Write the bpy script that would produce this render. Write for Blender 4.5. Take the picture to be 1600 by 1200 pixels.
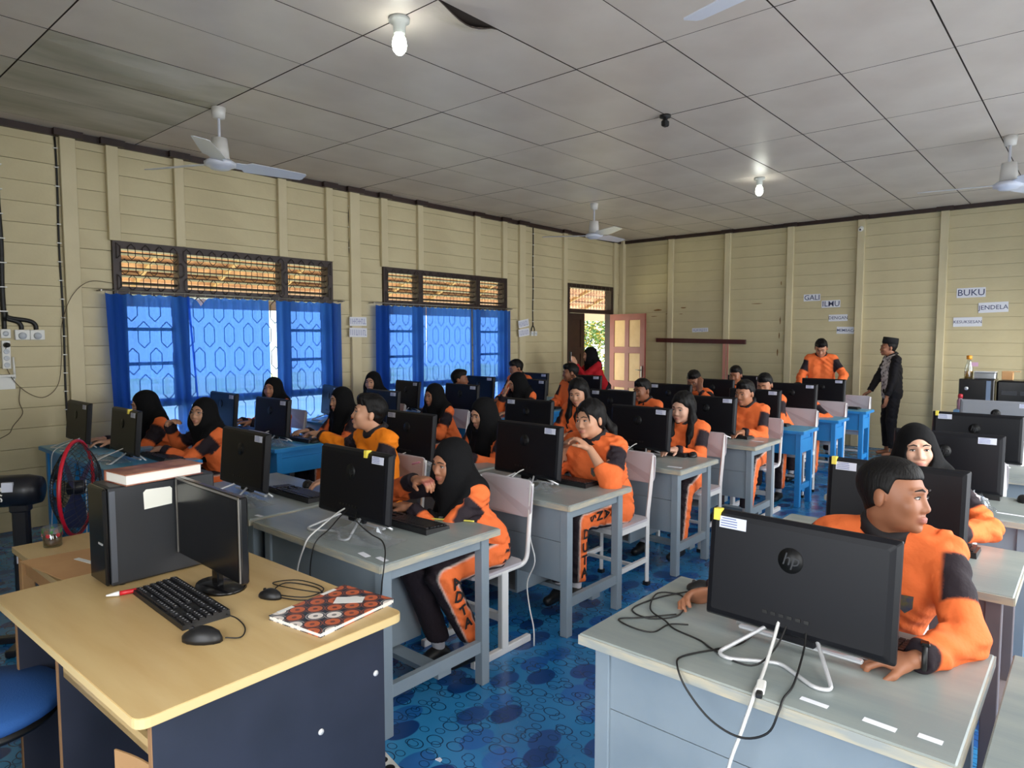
import bpy, math, random
import numpy as np
from mathutils import Vector, Matrix

for _o in list(bpy.data.objects):
    bpy.data.objects.remove(_o, do_unlink=True)
SC = bpy.context.scene
COL = SC.collection
R = math.radians
random.seed(7)

# ------------------------------------------------------------------ camera
YAW = R(41.1); PITCH = math.atan(74 / 1056.0)
_fw = Vector((-math.sin(YAW) * math.cos(PITCH), math.cos(YAW) * math.cos(PITCH), -math.sin(PITCH)))
_rt = Vector((math.cos(YAW), math.sin(YAW), 0))
_up = _rt.cross(_fw)
_cd = bpy.data.cameras.new('camera')
_cd.sensor_fit = 'HORIZONTAL'; _cd.sensor_width = 36.0
_cd.lens = 1056.0 / 1600.0 * 36.0
_cd.clip_start = 0.05; _cd.clip_end = 200
_cam = bpy.data.objects.new('camera', _cd); COL.objects.link(_cam)
_m = Matrix((( _rt.x, _up.x, -_fw.x, 0), (_rt.y, _up.y, -_fw.y, 0), (_rt.z, _up.z, -_fw.z, 1.65), (0, 0, 0, 1)))
_cam.matrix_world = _m
SC.camera = _cam

# ------------------------------------------------------------------ world, sun, daylight, exposure
SC.view_settings.view_transform = 'Standard'
SC.view_settings.look = 'None'
SC.view_settings.gamma = 1.0
SC.view_settings.use_curve_mapping = False
SC.view_settings.exposure = -0.8
W = bpy.data.worlds.new('sky'); SC.world = W; W.use_nodes = True
_bg = W.node_tree.nodes['Background']
_bg.inputs[0].default_value = (0.86, 0.93, 1.0, 1); _bg.inputs[1].default_value = 8.0

def light(name, kind, loc, power, color, rot=(0, 0, 0), size=None, sizey=None, radius=None):
    d = bpy.data.lights.new(name, kind); d.energy = power; d.color = color
    if kind == 'AREA':
        d.shape = 'RECTANGLE'; d.size = size; d.size_y = sizey
    if kind == 'POINT': d.shadow_soft_size = radius
    o = bpy.data.objects.new(name, d); COL.objects.link(o); o.location = loc; o.rotation_euler = rot
    return o
_s = light('sun', 'SUN', (-20, 5, 30), 44.0, (1.0, 0.93, 0.82))
_s.rotation_euler = Vector((0.45, -0.25, -1.0)).to_track_quat('-Z', 'Y').to_euler(); _s.data.angle = R(1.0)
YB_ = -0.85
# daylight entering by the two windows and the door of the right hand wall
for _i, (_y, _w, _p) in enumerate(((3.5, 2.3, 62), (6.6, 2.3, 74), (0.75, 1.1, 36), (9.6, 1.3, 95))):
    light('window_daylight', 'AREA', (0.93, _y, 1.5), _p, (1.0, 0.965, 0.915), (0, R(58), 0), 2.0, _w).data.spread = R(125)
# and by the window of the front wall behind the camera
light('window_daylight', 'AREA', (-0.7, YB_ + 0.02, 1.5), 60, (1.0, 0.97, 0.94), (R(78), 0, 0), 2.2, 1.7)

# ------------------------------------------------------------------ helpers: colours and materials
def lin(c):
    o = []
    for v in c:
        v = v / 255.0
        o.append(v / 12.92 if v <= 0.04045 else ((v + 0.055) / 1.055) ** 2.4)
    return tuple(o)
MATS = {}
def mat(name, col, rough=0.5, metal=0.0, var=None, vscale=6.0, bump=0.0, bscale=60.0, stretch=None, emit=None, spec=0.5, attr=None, coat=0.0, sheen=0.0, bdist=0.01):
    """Principled material; var = second colour mixed in by noise, stretch = xyz scale of the noise"""
    if name in MATS: return MATS[name]
    m = bpy.data.materials.new(name); m.use_nodes = True
    nt = m.node_tree; b = nt.nodes['Principled BSDF']
    c = lin(col)
    b.inputs['Base Color'].default_value = (*c, 1)
    b.inputs['Roughness'].default_value = rough; b.inputs['Metallic'].default_value = metal
    b.inputs['Specular IOR Level'].default_value = spec
    b.inputs['Coat Weight'].default_value = coat
    b.inputs['Sheen Weight'].default_value = sheen
    m.diffuse_color = (*c, 1)
    tc = None
    def coord():
        nonlocal tc
        if tc is None:
            t = nt.nodes.new('ShaderNodeTexCoord'); mp = nt.nodes.new('ShaderNodeMapping')
            nt.links.new(t.outputs['Object'], mp.inputs[0])
            if stretch: mp.inputs['Scale'].default_value = stretch
            tc = mp
        return tc.outputs[0]
    base = None
    if attr:
        a = nt.nodes.new('ShaderNodeAttribute'); a.attribute_name = attr
        nt.links.new(a.outputs['Color'], b.inputs['Base Color']); base = a.outputs['Color']
    if var is not None:
        n = nt.nodes.new('ShaderNodeTexNoise'); n.inputs['Scale'].default_value = vscale; n.inputs['Detail'].default_value = 5
        nt.links.new(coord(), n.inputs['Vector'])
        r = nt.nodes.new('ShaderNodeValToRGB'); r.color_ramp.elements[0].position = 0.38; r.color_ramp.elements[1].position = 0.66
        r.color_ramp.elements[0].color = (*c, 1); r.color_ramp.elements[1].color = (*lin(var), 1)
        nt.links.new(n.outputs['Fac'], r.inputs[0]); nt.links.new(r.outputs[0], b.inputs['Base Color'])
    if bump:
        n = nt.nodes.new('ShaderNodeTexNoise'); n.inputs['Scale'].default_value = bscale; n.inputs['Detail'].default_value = 4
        nt.links.new(coord(), n.inputs['Vector'])
        u = nt.nodes.new('ShaderNodeBump'); u.inputs['Strength'].default_value = bump; u.inputs['Distance'].default_value = bdist
        nt.links.new(n.outputs['Fac'], u.inputs['Height']); nt.links.new(u.outputs[0], b.inputs['Normal'])
    if emit:
        b.inputs['Emission Color'].default_value = (*lin(emit[0]), 1); b.inputs['Emission Strength'].default_value = emit[1]
    MATS[name] = m
    return m

# ------------------------------------------------------------------ helpers: meshes and objects
def rotz(a): return Matrix.Rotation(a, 3, 'Z')
class MB:
    """collects shapes, builds one mesh object"""
    def __init__(s): s.v = []; s.f = []; s.m = []; s.s = []
    def add(s, vs, fs, mi=0, sm=False):
        n = len(s.v); s.v += [tuple(p) for p in vs]
        for f in fs: s.f.append(tuple(i + n for i in f)); s.m.append(mi); s.s.append(sm)
        return s
    def box(s, c, d, rot=None, mi=0):
        hx, hy, hz = d[0] / 2, d[1] / 2, d[2] / 2
        vs = [Vector((x, y, z)) for z in (-hz, hz) for y in (-hy, hy) for x in (-hx, hx)]
        if rot is not None: vs = [rot @ p for p in vs]
        vs = [p + Vector(c) for p in vs]
        return s.add(vs, [(0, 2, 3, 1), (4, 5, 7, 6), (0, 1, 5, 4), (2, 6, 7, 3), (0, 4, 6, 2), (1, 3, 7, 5)], mi)
    def bx(s, x0, x1, y0, y1, z0, z1, mi=0):
        return s.box(((x0 + x1) / 2, (y0 + y1) / 2, (z0 + z1) / 2), (abs(x1 - x0), abs(y1 - y0), abs(z1 - z0)), None, mi)
    def bbox(s, c, d, r=0.004, rot=None, mi=0):
        """box with chamfered edges"""
        h = [d[0] / 2, d[1] / 2, d[2] / 2]; r = min(r, min(h) * 0.9)
        vs = []; idx = {}
        for sx in (-1, 1):
            for sy in (-1, 1):
                for sz in (-1, 1):
                    for ax in range(3):
                        p = [sx * h[0], sy * h[1], sz * h[2]]
                        for k in range(3):
                            if k != ax: p[k] -= (sx, sy, sz)[k] * r
                        idx[(sx, sy, sz, ax)] = len(vs); vs.append(Vector(p))
        fs = []
        for ax in range(3):
            o = [k for k in range(3) if k != ax]
            for sg in (-1, 1):
                q = []
                for a, b2 in ((-1, -1), (1, -1), (1, 1), (-1, 1)):
                    t = [0, 0, 0]; t[ax] = sg; t[o[0]] = a; t[o[1]] = b2
                    q.append(idx[(*t, ax)])
                fs.append(q)
            for a in (-1, 1):
                for b2 in (-1, 1):
                    t0 = [0, 0, 0]; t0[ax] = -1; t0[o[0]] = a; t0[o[1]] = b2
                    t1 = list(t0); t1[ax] = 1
                    fs.append([idx[(*t0, o[0])], idx[(*t1, o[0])], idx[(*t1, o[1])], idx[(*t0, o[1])]])
        for sx in (-1, 1):
            for sy in (-1, 1):
                for sz in (-1, 1): fs.append([idx[(sx, sy, sz, k)] for k in range(3)])
        out = []
        for f in fs:                                   # consistent outward winding (convex, centred on 0)
            p = [vs[i] for i in f]; n = (p[1] - p[0]).cross(p[2] - p[0]); ce = sum(p, Vector()) / len(p)
            out.append(f if n.dot(ce) > 0 else list(reversed(f)))
        if rot is not None: vs = [rot @ p for p in vs]
        return s.add([p + Vector(c) for p in vs], out, mi)
    def tube(s, pts, r, n=8, mi=0, closed=False, cap=True, sm=True):
        pts = [Vector(p) for p in pts]; N = len(pts)
        rr = r if isinstance(r, (list, tuple)) else [r] * N
        t0 = (pts[1] - pts[0]).normalized()
        a = Vector((0, 0, 1)) if abs(t0.z) < 0.9 else Vector((1, 0, 0))
        u = t0.cross(a).normalized(); rings = []
        for i, p in enumerate(pts):
            if closed: t = pts[(i + 1) % N] - pts[i - 1]
            else: t = pts[min(i + 1, N - 1)] - pts[max(i - 1, 0)]
            t = t.normalized(); u = u - t * u.dot(t)
            u = u.normalized() if u.length > 1e-6 else t.orthogonal().normalized()
            w = t.cross(u)
            rings.append([p + (u * math.cos(2 * math.pi * k / n) + w * math.sin(2 * math.pi * k / n)) * rr[i] for k in range(n)])
        vs = [p for q in rings for p in q]; fs = []
        for i in range(N if closed else N - 1):
            j = (i + 1) % N
            for k in range(n):
                fs.append((i * n + k, i * n + (k + 1) % n, j * n + (k + 1) % n, j * n + k))
        s.add(vs, fs, mi, sm)
        if cap and not closed:
            b = len(s.v) - len(vs)
            s.f.append(tuple(b + k for k in reversed(range(n)))); s.m.append(mi); s.s.append(False)
            s.f.append(tuple(b + (N - 1) * n + k for k in range(n))); s.m.append(mi); s.s.append(False)
        return s
    def lathe(s, prof, c=(0, 0, 0), n=20, mi=0, axis=None, sx=1, sy=1, sm=True):
        vs = []; fs = []
        for r_, z in prof:
            for k in range(n):
                a = 2 * math.pi * k / n
                vs.append(Vector((r_ * math.cos(a) * sx, r_ * math.sin(a) * sy, z)))
        if axis is not None:
            q = Vector((0, 0, 1)).rotation_difference(Vector(axis).normalized()).to_matrix()
            vs = [q @ p for p in vs]
        vs = [p + Vector(c) for p in vs]
        for i in range(len(prof) - 1):
            for k in range(n):
                fs.append((i * n + k, i * n + (k + 1) % n, (i + 1) * n + (k + 1) % n, (i + 1) * n + k))
        s.add(vs, fs, mi, sm)
        b = len(s.v) - len(vs)
        if prof[0][0] > 1e-5: s.f.append(tuple(b + k for k in reversed(range(n)))); s.m.append(mi); s.s.append(False)
        if prof[-1][0] > 1e-5: s.f.append(tuple(b + (len(prof) - 1) * n + k for k in range(n))); s.m.append(mi); s.s.append(False)
        return s
    def prism(s, poly, h0, h1, mat3=None, c=(0, 0, 0), mi=0):
        """polygon in local xy extruded h0..h1 along local z, placed by 3x3 matrix + centre"""
        n = len(poly); q = mat3 if mat3 is not None else Matrix.Identity(3)
        vs = [q @ Vector((x, y, h)) + Vector(c) for h in (h0, h1) for x, y in poly]
        fs = [tuple(reversed(range(n))), tuple(range(n, 2 * n))] + [(k, (k + 1) % n, n + (k + 1) % n, n + k) for k in range(n)]
        return s.add(vs, fs, mi)
    def ball(s, c, r, n=12, mi=0, rot=None):
        r = r if isinstance(r, (tuple, list)) else (r, r, r); vs = []; fs = []; m = n // 2
        for i in range(m + 1):
            th = math.pi * i / m
            for k in range(n):
                a = 2 * math.pi * k / n
                p = Vector((r[0] * math.sin(th) * math.cos(a), r[1] * math.sin(th) * math.sin(a), -r[2] * math.cos(th)))
                vs.append((rot @ p if rot is not None else p) + Vector(c))
        for i in range(m):
            for k in range(n):
                fs.append((i * n + k, i * n + (k + 1) % n, (i + 1) * n + (k + 1) % n, (i + 1) * n + k))
        return s.add(vs, fs, mi, True)
    def mesh(s, name):
        me = bpy.data.meshes.new(name); me.from_pydata(s.v, [], s.f)
        me.polygons.foreach_set('material_index', s.m); me.polygons.foreach_set('use_smooth', s.s)
        me.update(); return me
    def build(s, name, mats, parent=None, loc=(0, 0, 0), rot=None, kind=None):
        me = s.mesh(name)
        for m in (mats if isinstance(mats, (list, tuple)) else [mats]): me.materials.append(m)
        return link(name, me, parent, loc, rot, kind)
def link(name, me, parent=None, loc=(0, 0, 0), rot=None, kind=None):
    o = bpy.data.objects.new(name, me); COL.objects.link(o); o.location = loc
    if rot is not None: o.rotation_euler = rot
    if parent is not None: o.parent = parent
    if kind: o['kind'] = kind
    return o
def thing(name, label, cat, loc=(0, 0, 0), rz=0.0, group=None):
    o = bpy.data.objects.new(name, None); COL.objects.link(o); o.location = loc; o.rotation_euler = (0, 0, rz)
    o.empty_display_size = 0.1
    return tag(o, label, cat, group)
def tag(o, label, cat, group=None):
    o['label'] = label; o['category'] = cat
    if group: o['group'] = group
    return o
def struct(o, label=None):
    o['kind'] = 'structure'
    if label: o['label'] = label
    return o
CHILD = {}
def copy_tree(o, parent=None):
    c = o.copy(); COL.objects.link(c); c.parent = parent
    for ch in [x for x in bpy.data.objects if x.parent == o]: copy_tree(ch, c)
    return c
def dup(root, loc, rz, label, group=None):
    c = copy_tree(root); c.location = loc; c.rotation_euler = (0, 0, rz); c['label'] = label
    if group: c['group'] = group
    return c
_TXT = {}
def text_mesh(txt, size, depth=0.0, bold=0.0, shear=0.0):
    key = (txt, size, depth, bold, shear)
    if key in _TXT: return _TXT[key]
    cu = bpy.data.curves.new('text', 'FONT'); cu.body = txt; cu.size = size; cu.extrude = depth
    cu.align_x = 'CENTER'; cu.align_y = 'CENTER'; cu.offset = bold; cu.shear = shear; cu.resolution_u = 2
    o = bpy.data.objects.new('text', cu); COL.objects.link(o)
    bpy.context.view_layer.update()
    me = bpy.data.meshes.new_from_object(o.evaluated_get(bpy.context.evaluated_depsgraph_get()))
    bpy.data.objects.remove(o, do_unlink=True); bpy.data.curves.remove(cu)
    _TXT[key] = me
    return me
def text(name, txt, size, m, parent, loc, rot, depth=0.0004, bold=0.0, shear=0.0):
    me = text_mesh(txt, size, depth, bold, shear).copy(); me.materials.clear(); me.materials.append(m)
    return link(name, me, parent, loc, rot)
def fillet(pts, r, n=5, closed=False):
    """round the corners of a polyline"""
    pts = [Vector(p) for p in pts]; out = []; N = len(pts)
    rng = range(N) if closed else range(1, N - 1)
    if not closed: out.append(pts[0])
    for i in rng:
        p, a, b = pts[i], pts[i - 1], pts[(i + 1) % N]
        da = (a - p); db = (b - p); k = min(r, da.length * 0.49, db.length * 0.49)
        s0 = p + da.normalized() * k; s1 = p + db.normalized() * k
        for j in range(n + 1):
            t = j / n; out.append(s0 * (1 - t) ** 2 + p * 2 * t * (1 - t) + s1 * t * t)
    if not closed: out.append(pts[-1])
    return out
def spline(pts, n=6):
    """Catmull-Rom through points"""
    P = [Vector(p) for p in pts]; P = [P[0] * 2 - P[1]] + P + [P[-1] * 2 - P[-2]]; out = []
    for i in range(1, len(P) - 2):
        a, b, c, d = P[i - 1:i + 3]
        for j in range(n):
            t = j / n
            out.append(0.5 * ((2 * b) + (c - a) * t + (2 * a - 5 * b + 4 * c - d) * t * t + (3 * b - a - 3 * c + d) * t ** 3))
    out.append(P[-2]); return out
def rrect(w, h, r, n=4):
    o = []
    for cx, cy, a0 in ((w / 2 - r, h / 2 - r, 0), (-w / 2 + r, h / 2 - r, 90), (-w / 2 + r, -h / 2 + r, 180), (w / 2 - r, -h / 2 + r, 270)):
        for k in range(n + 1):
            a = R(a0 + 90 * k / n); o.append((cx + r * math.cos(a), cy + r * math.sin(a)))
    return o
# ------------------------------------------------------------------ room materials
XL, YF, ZC, XR, YB = -6.9, 11.05, 3.43, 0.95, -0.85
M_CREAM = mat('cream_paint', (204, 192, 154), 0.55, var=(192, 179, 142), vscale=1.6, stretch=(1, 1, 1.5), bump=0.12, bscale=30)
M_CREAM2 = mat('cream_paint_pale', (210, 198, 162), 0.55, var=(200, 188, 152), vscale=2.0, bump=0.1, bscale=30)
M_GAP = mat('gap_dark', (120, 108, 84), 0.9)
M_CEIL = mat('ceiling_board', (208, 198, 188), 0.42, var=(197, 186, 176), vscale=1.7, bump=0.05, bscale=14)
M_CEIL2 = mat('ceiling_board_stained', (200, 194, 180), 0.5, var=(160, 156, 138), vscale=2.6, stretch=(1, 0.35, 1), bump=0.08, bscale=14)
M_TRIM = mat('dark_brown_paint', (52, 34, 30), 0.45, var=(40, 26, 24), vscale=9)
M_DOOR = mat('maroon_door_paint', (150, 76, 66), 0.4, var=(138, 66, 58), vscale=5)
M_DOORP = mat('pale_door_panel', (226, 190, 140), 0.45, var=(214, 176, 126), vscale=4)
M_STAIN = mat('peeled_wood', (116, 84, 50), 0.8, var=(150, 116, 70), vscale=20)
M_WHITEP = mat('white_plastic', (226, 226, 222), 0.4)
M_BLACKP = mat('black_cable', (18, 18, 19), 0.5)
M_PAPER = mat('paper', (222, 224, 232), 0.7)
M_INK = mat('blue_grey_ink', (66, 74, 108), 0.8)
M_INKP = mat('pale_ink', (150, 156, 192), 0.8)

def floor_material():
    m = bpy.data.materials.new('blue_pebble_vinyl'); m.use_nodes = True
    nt = m.node_tree; N = nt.nodes; L = nt.links; b = N['Principled BSDF']
    tc = N.new('ShaderNodeTexCoord')
    def mp(sc, rot=0.0, loc=(0, 0, 0)):
        q = N.new('ShaderNodeMapping'); L.new(tc.outputs['Object'], q.inputs[0])
        q.inputs['Scale'].default_value = sc; q.inputs['Rotation'].default_value = (0, 0, rot); q.inputs['Location'].default_value = loc
        return q.outputs[0]
    def vor(vec, rnd, feature='F1'):
        v = N.new('ShaderNodeTexVoronoi'); v.voronoi_dimensions = '2D'; v.feature = feature; v.inputs['Scale'].default_value = 1.0
        v.inputs['Randomness'].default_value = rnd; L.new(vec, v.inputs['Vector']); return v
    def ramp(src, stops, interp='LINEAR'):
        r = N.new('ShaderNodeValToRGB'); r.color_ramp.interpolation = interp
        while len(r.color_ramp.elements) < len(stops): r.color_ramp.elements.new(0.5)
        for e, (p, c) in zip(r.color_ramp.elements, stops):
            e.position = p; e.color = (*c, 1)
        L.new(src, r.inputs[0]); return r.outputs[0]
    def mix(f, a, c):
        x = N.new('ShaderNodeMix'); x.data_type = 'RGBA'
        L.new(f, x.inputs[0])
        for i, v in ((6, a), (7, c)):
            if isinstance(v, tuple): x.inputs[i].default_value = (*v, 1)
            else: L.new(v, x.inputs[i])
        return x.outputs[2]
    K = (0, 0, 0); I = (1, 1, 1)
    n1 = N.new('ShaderNodeTexNoise'); n1.inputs['Scale'].default_value = 1.1; n1.inputs['Detail'].default_value = 4; L.new(tc.outputs['Object'], n1.inputs['Vector'])
    base = ramp(n1.outputs['Fac'], [(0.35, lin((34, 108, 166))), (0.68, lin((52, 142, 196)))])
    v1 = vor(mp((6.2, 4.2, 1), 0.3), 0.7)                              # filled pebbles
    f1 = ramp(v1.outputs['Distance'], [(0.0, I), (0.34, I), (0.37, K), (1, K)])
    sep = N.new('ShaderNodeSeparateColor'); L.new(v1.outputs['Color'], sep.inputs[0])
    pc = ramp(sep.outputs[0], [(0.0, lin((20, 62, 122))), (0.35, lin((26, 86, 156))), (0.6, lin((32, 102, 172))), (0.85, lin((30, 76, 138)))], 'CONSTANT')
    c1 = mix(f1, base, pc)
    v2 = vor(mp((7.0, 9.6, 1), -0.5, (3.3, 1.7, 0)), 0.9)               # thin outlined ovals
    f2 = ramp(v2.outputs['Distance'], [(0.0, K), (0.235, K), (0.25, I), (0.275, I), (0.29, K)])
    c2 = mix(f2, c1, lin((14, 46, 80)))
    v3 = vor(mp((11, 15, 1), 0.9, (7.3, 4.7, 0)), 1.0)
    f3 = ramp(v3.outputs['Distance'], [(0.0, K), (0.21, K), (0.23, I), (0.26, I), (0.28, K)])
    c3 = mix(f3, c2, lin((16, 58, 96)))
    L.new(c3, b.inputs['Base Color'])
    n2 = N.new('ShaderNodeTexNoise'); n2.inputs['Scale'].default_value = 2.4; n2.inputs['Detail'].default_value = 3; L.new(tc.outputs['Object'], n2.inputs['Vector'])
    L.new(ramp(n2.outputs['Fac'], [(0.3, (0.16,) * 3), (0.7, (0.34,) * 3)]), b.inputs['Roughness'])
    bu = N.new('ShaderNodeBump'); bu.inputs['Strength'].default_value = 0.06; bu.inputs['Distance'].default_value = 0.02
    n3 = N.new('ShaderNodeTexNoise'); n3.inputs['Scale'].default_value = 5; L.new(tc.outputs['Object'], n3.inputs['Vector'])
    L.new(n3.outputs['Fac'], bu.inputs['Height']); L.new(bu.outputs[0], b.inputs['Normal'])
    return m
struct(MB().bx(XL - 0.1, XR + 0.1, YB - 0.1, YF + 0.1, -0.1, 0).build('floor', floor_material()), 'glossy blue vinyl floor with oval pebble print')

# ------------------------------------------------------------------ ceiling of separate boards
ceil = struct(MB().bx(XL - 0.1, XR + 0.1, YB - 0.1, YF + 0.1, ZC + 0.012, ZC + 0.1).build('ceiling', mat('ceiling_gap', (60, 50, 44), 0.9)), 'pale board ceiling with dark joints')
PX, PY = 0.655, 1.25
def panel_mesh(sag=0.0, w=PX - 0.009, l=PY - 0.009, curl=0.0):
    mb = MB(); nx, ny = (17, 25) if curl else (5, 5); vs = []
    for j in range(ny):
        for i in range(nx):
            u, v = i / (nx - 1), j / (ny - 1)
            z = -sag * 16 * u * (1 - u) * v * (1 - v) - curl * max(0, 1 - 4.0 * (1 - u)) ** 1.5 * (math.sin(math.pi * min(1, v / 0.36)) ** 1.2 if v < 0.36 else 0)
            vs.append(((u - 0.5) * w, (v - 0.5) * l, z))
    vs2 = [(x, y, z + 0.008) for x, y, z in vs]
    fs = []
    for j in range(ny - 1):
        for i in range(nx - 1):
            a = j * nx + i; fs.append((a, a + nx, a + nx + 1, a + 1)); o = nx * ny
            fs.append((a + o, a + o + 1, a + o + nx + 1, a + o + nx))
    rim = [i for i in range(nx)] + [j * nx + nx - 1 for j in range(1, ny)] + [(ny - 1) * nx + i for i in range(nx - 2, -1, -1)] + [j * nx for j in range(ny - 2, 0, -1)]
    for k in range(len(rim)):
        a, c = rim[k], rim[(k + 1) % len(rim)]; fs.append((a, c, c + nx * ny, a + nx * ny))
    mb.add(vs + vs2, fs, 0, False); mb.m[-len(rim):] = [1] * len(rim); return mb
_pm = [panel_mesh(s).mesh('ceiling_panel') for s in (0.0, 0.004, 0.008)]
M_CGAP = mat('ceiling_gap', (60, 50, 44), 0.9)
for q in _pm: q.materials.append(M_CEIL); q.materials.append(M_CGAP)
_ps = panel_mesh(0.035).mesh('ceiling_panel'); _ps.materials.append(M_CEIL2); _ps.materials.append(M_CGAP)
_pc = panel_mesh(0.0, curl=0.06).mesh('ceiling_panel'); _pc.materials.append(M_CEIL); _pc.materials.append(M_CGAP)
_ps2 = panel_mesh(0.006).mesh('ceiling_panel'); _ps2.materials.append(M_CEIL2); _ps2.materials.append(M_CGAP)
x0s = -2.08 - PX / 2; y0s = 3.79 - PY / 2
for i in range(-8, 6):
    for j in range(-4, 8):
        cx, cy = x0s + i * PX, y0s + j * PY
        a0, a1 = max(cx - PX / 2, XL), min(cx + PX / 2, XR); b0, b1 = max(cy - PY / 2, YB), min(cy + PY / 2, YF)
        if a1 - a0 < 0.05 or b1 - b0 < 0.05: continue
        me = random.choice(_pm)
        if (i, j) in ((-5, -1), (-4, -1)): me = _ps if i == -4 else _ps2
        if (i, j) in ((-6, -1), (-5, -2)): me = _ps2
        if (i, j) == (-1, 0): me = _pc
        o = link('ceiling_panel', me, ceil, ((a0 + a1) / 2, (b0 + b1) / 2, ZC + random.uniform(0, 0.003)))
        o.scale = ((a1 - a0) / PX, (b1 - b0) / PY, 1)

# ------------------------------------------------------------------ plank walls
W1, W2, DR = (2.31, 4.66, 0.45, 2.53), (5.41, 7.76, 0.45, 2.53), (9.30, 10.72, 0.0, 2.56)
def wall_rows(): 
    z = 0.0; k = 0
    while z < ZC - 0.01:
        z1 = min(z + 0.174, ZC); yield k, z, z1; z = z1; k += 1
_PL = {}
def plank(parent, axis, pos, a, c, z0, z1, thick=0.02):
    """a..c along the wall, pos = wall face plane; axis 'y' = left wall, 'x' = far wall"""
    key = (axis, round(c - a, 3), round(z1 - z0, 3))
    if key not in _PL:
        l, h = c - a - 0.002, z1 - z0 - (0.0032 if axis == 'y' else 0.0022)
        mb = MB().bbox((0, 0, 0), (thick, l, h) if axis == 'y' else (l, thick, h), 0.0014)
        me = mb.mesh('plank'); me.materials.append(M_CREAM); _PL[key] = me
    o = link('plank', _PL[key], parent)
    t = pos + random.uniform(-0.0025, 0.0025); m_ = (a + c) / 2; z = (z0 + z1) / 2
    o.location = (t - thick / 2, m_, z) if axis == 'y' else (m_, t + thick / 2, z)
    return o
# left wall backing (with openings)
wl = MB()
xa, xb = XL - 0.12, XL - 0.018
ys = [YB, W1[0], W1[1], W2[0], W2[1], DR[0], DR[1], YF + 0.12]
for a, c in ((ys[0], ys[1]), (ys[2], ys[3]), (ys[4], ys[5]), (ys[6], ys[7])): wl.bx(xa, xb, a, c, 0, ZC)
for o_ in (W1, W2, DR):
    wl.bx(xa, xb, o_[0], o_[1], o_[3], ZC)
    if o_[2] > 0: wl.bx(xa, xb, o_[0], o_[1], 0, o_[2])
wall_left = struct(wl.build('wall_left', M_GAP), 'cream plank wall with curtained windows')
cuts = [-0.85, 1.98, 5.0, 8.15, 9.25, 11.05]
for k, z0, z1 in wall_rows():
    zm = (z0 + z1) / 2; segs = [(YB, YF)]
    for o_ in (W1, W2, DR):
        if o_[2] - 0.02 < zm < o_[3] + 0.02:
            segs = [s for (a, c) in segs for s in ((a, min(c, o_[0])), (max(a, o_[1]), c)) if s[1] - s[0] > 0.02]
    for o_ in (W1, W2, DR):
        if z0 < o_[3] < z1 and zm < o_[3] + 0.02: plank(wall_left, 'y', XL, o_[0], o_[1], o_[3], z1)
    for a, c in segs:
        for q in range(len(cuts) - 1):
            lo, hi = max(a, cuts[q]), min(c, cuts[q + 1])
            if hi - lo > 0.02: plank(wall_left, 'y', XL, lo, hi, z0, z1)
def batten(parent, axis, p, w, z0, z1, dp=0.045):
    mb = MB()
    if axis == 'y': mb.bbox((XL + dp / 2, p, (z0 + z1) / 2), (dp, w, z1 - z0), 0.004)
    else: mb.bbox((p, YF - dp / 2, (z0 + z1) / 2), (w, dp, z1 - z0), 0.004)
    return mb.build('batten', M_CREAM2, parent)
LB = [(-0.2, 0.1, 0), (0.9, 0.1, 0), (1.985, 0.12, 0), (2.335, 0.10, 2.53), (2.925, 0.09, 2.53), (4.03, 0.10, 2.53), (4.63, 0.09, 2.53), (4.985, 0.14, 0), (5.43, 0.10, 2.53), (6.03, 0.09, 2.53), (7.12, 0.11, 2.53), (7.71, 0.10, 2.53), (8.12, 0.14, 0), (9.24, 0.10, 0), (10.79, 0.10, 0)]
for p, w, z in LB: batten(wall_left, 'y', p, w, z, ZC)
# far wall
wall_far = struct(MB().bx(XL - 0.12, XR + 0.12, YF + 0.018, YF + 0.12, 0, ZC).build('wall_far', M_GAP), 'cream plank wall at the far end of the room')
FB = [-5.86, -4.81, -3.78, -2.76, -1.71, -0.66, 0.4]
fc = [XL, -4.81, -2.76, -0.66, XR]
for k, z0, z1 in wall_rows():
    for q in range(len(fc) - 1): plank(wall_far, 'x', YF, fc[q], fc[q + 1], z0, z1)
for p in FB: batten(wall_far, 'x', p, 0.10, 0, ZC)
batten(wall_far, 'x', XL + 0.05, 0.09, 0, ZC, 0.09)
# peeled patches low on the far wall boards
_pp = MB()
for (x, z, w, h) in ((-6.12, 2.13, 0.16, 0.035), (-6.2, 2.02, 0.14, 0.012), (-5.93, 2.06, 0.08, 0.012), (-5.62, 2.16, 0.12, 0.022), (-5.66, 2.05, 0.07, 0.012), (-3.92, 1.9, 0.02, 0.13), (-3.93, 1.66, 0.018, 0.1), (-3.95, 1.4, 0.02, 0.12), (-4.3, 2.19, 0.2, 0.012), (-3.92, 2.5, 0.02, 0.06)):
    pl = [(w / 2 * math.cos(t) * (0.7 + 0.5 * random.random()), h / 2 * math.sin(t) * (0.7 + 0.5 * random.random())) for t in [2 * math.pi * k / 9 for k in range(9)]]
    _pp.prism(pl, 0, 0.002, Matrix(((1, 0, 0), (0, 0, -1), (0, 1, 0))), (x, YF - 0.0035, z))
_pp.build('peeled_paint', M_STAIN, wall_far)
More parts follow.
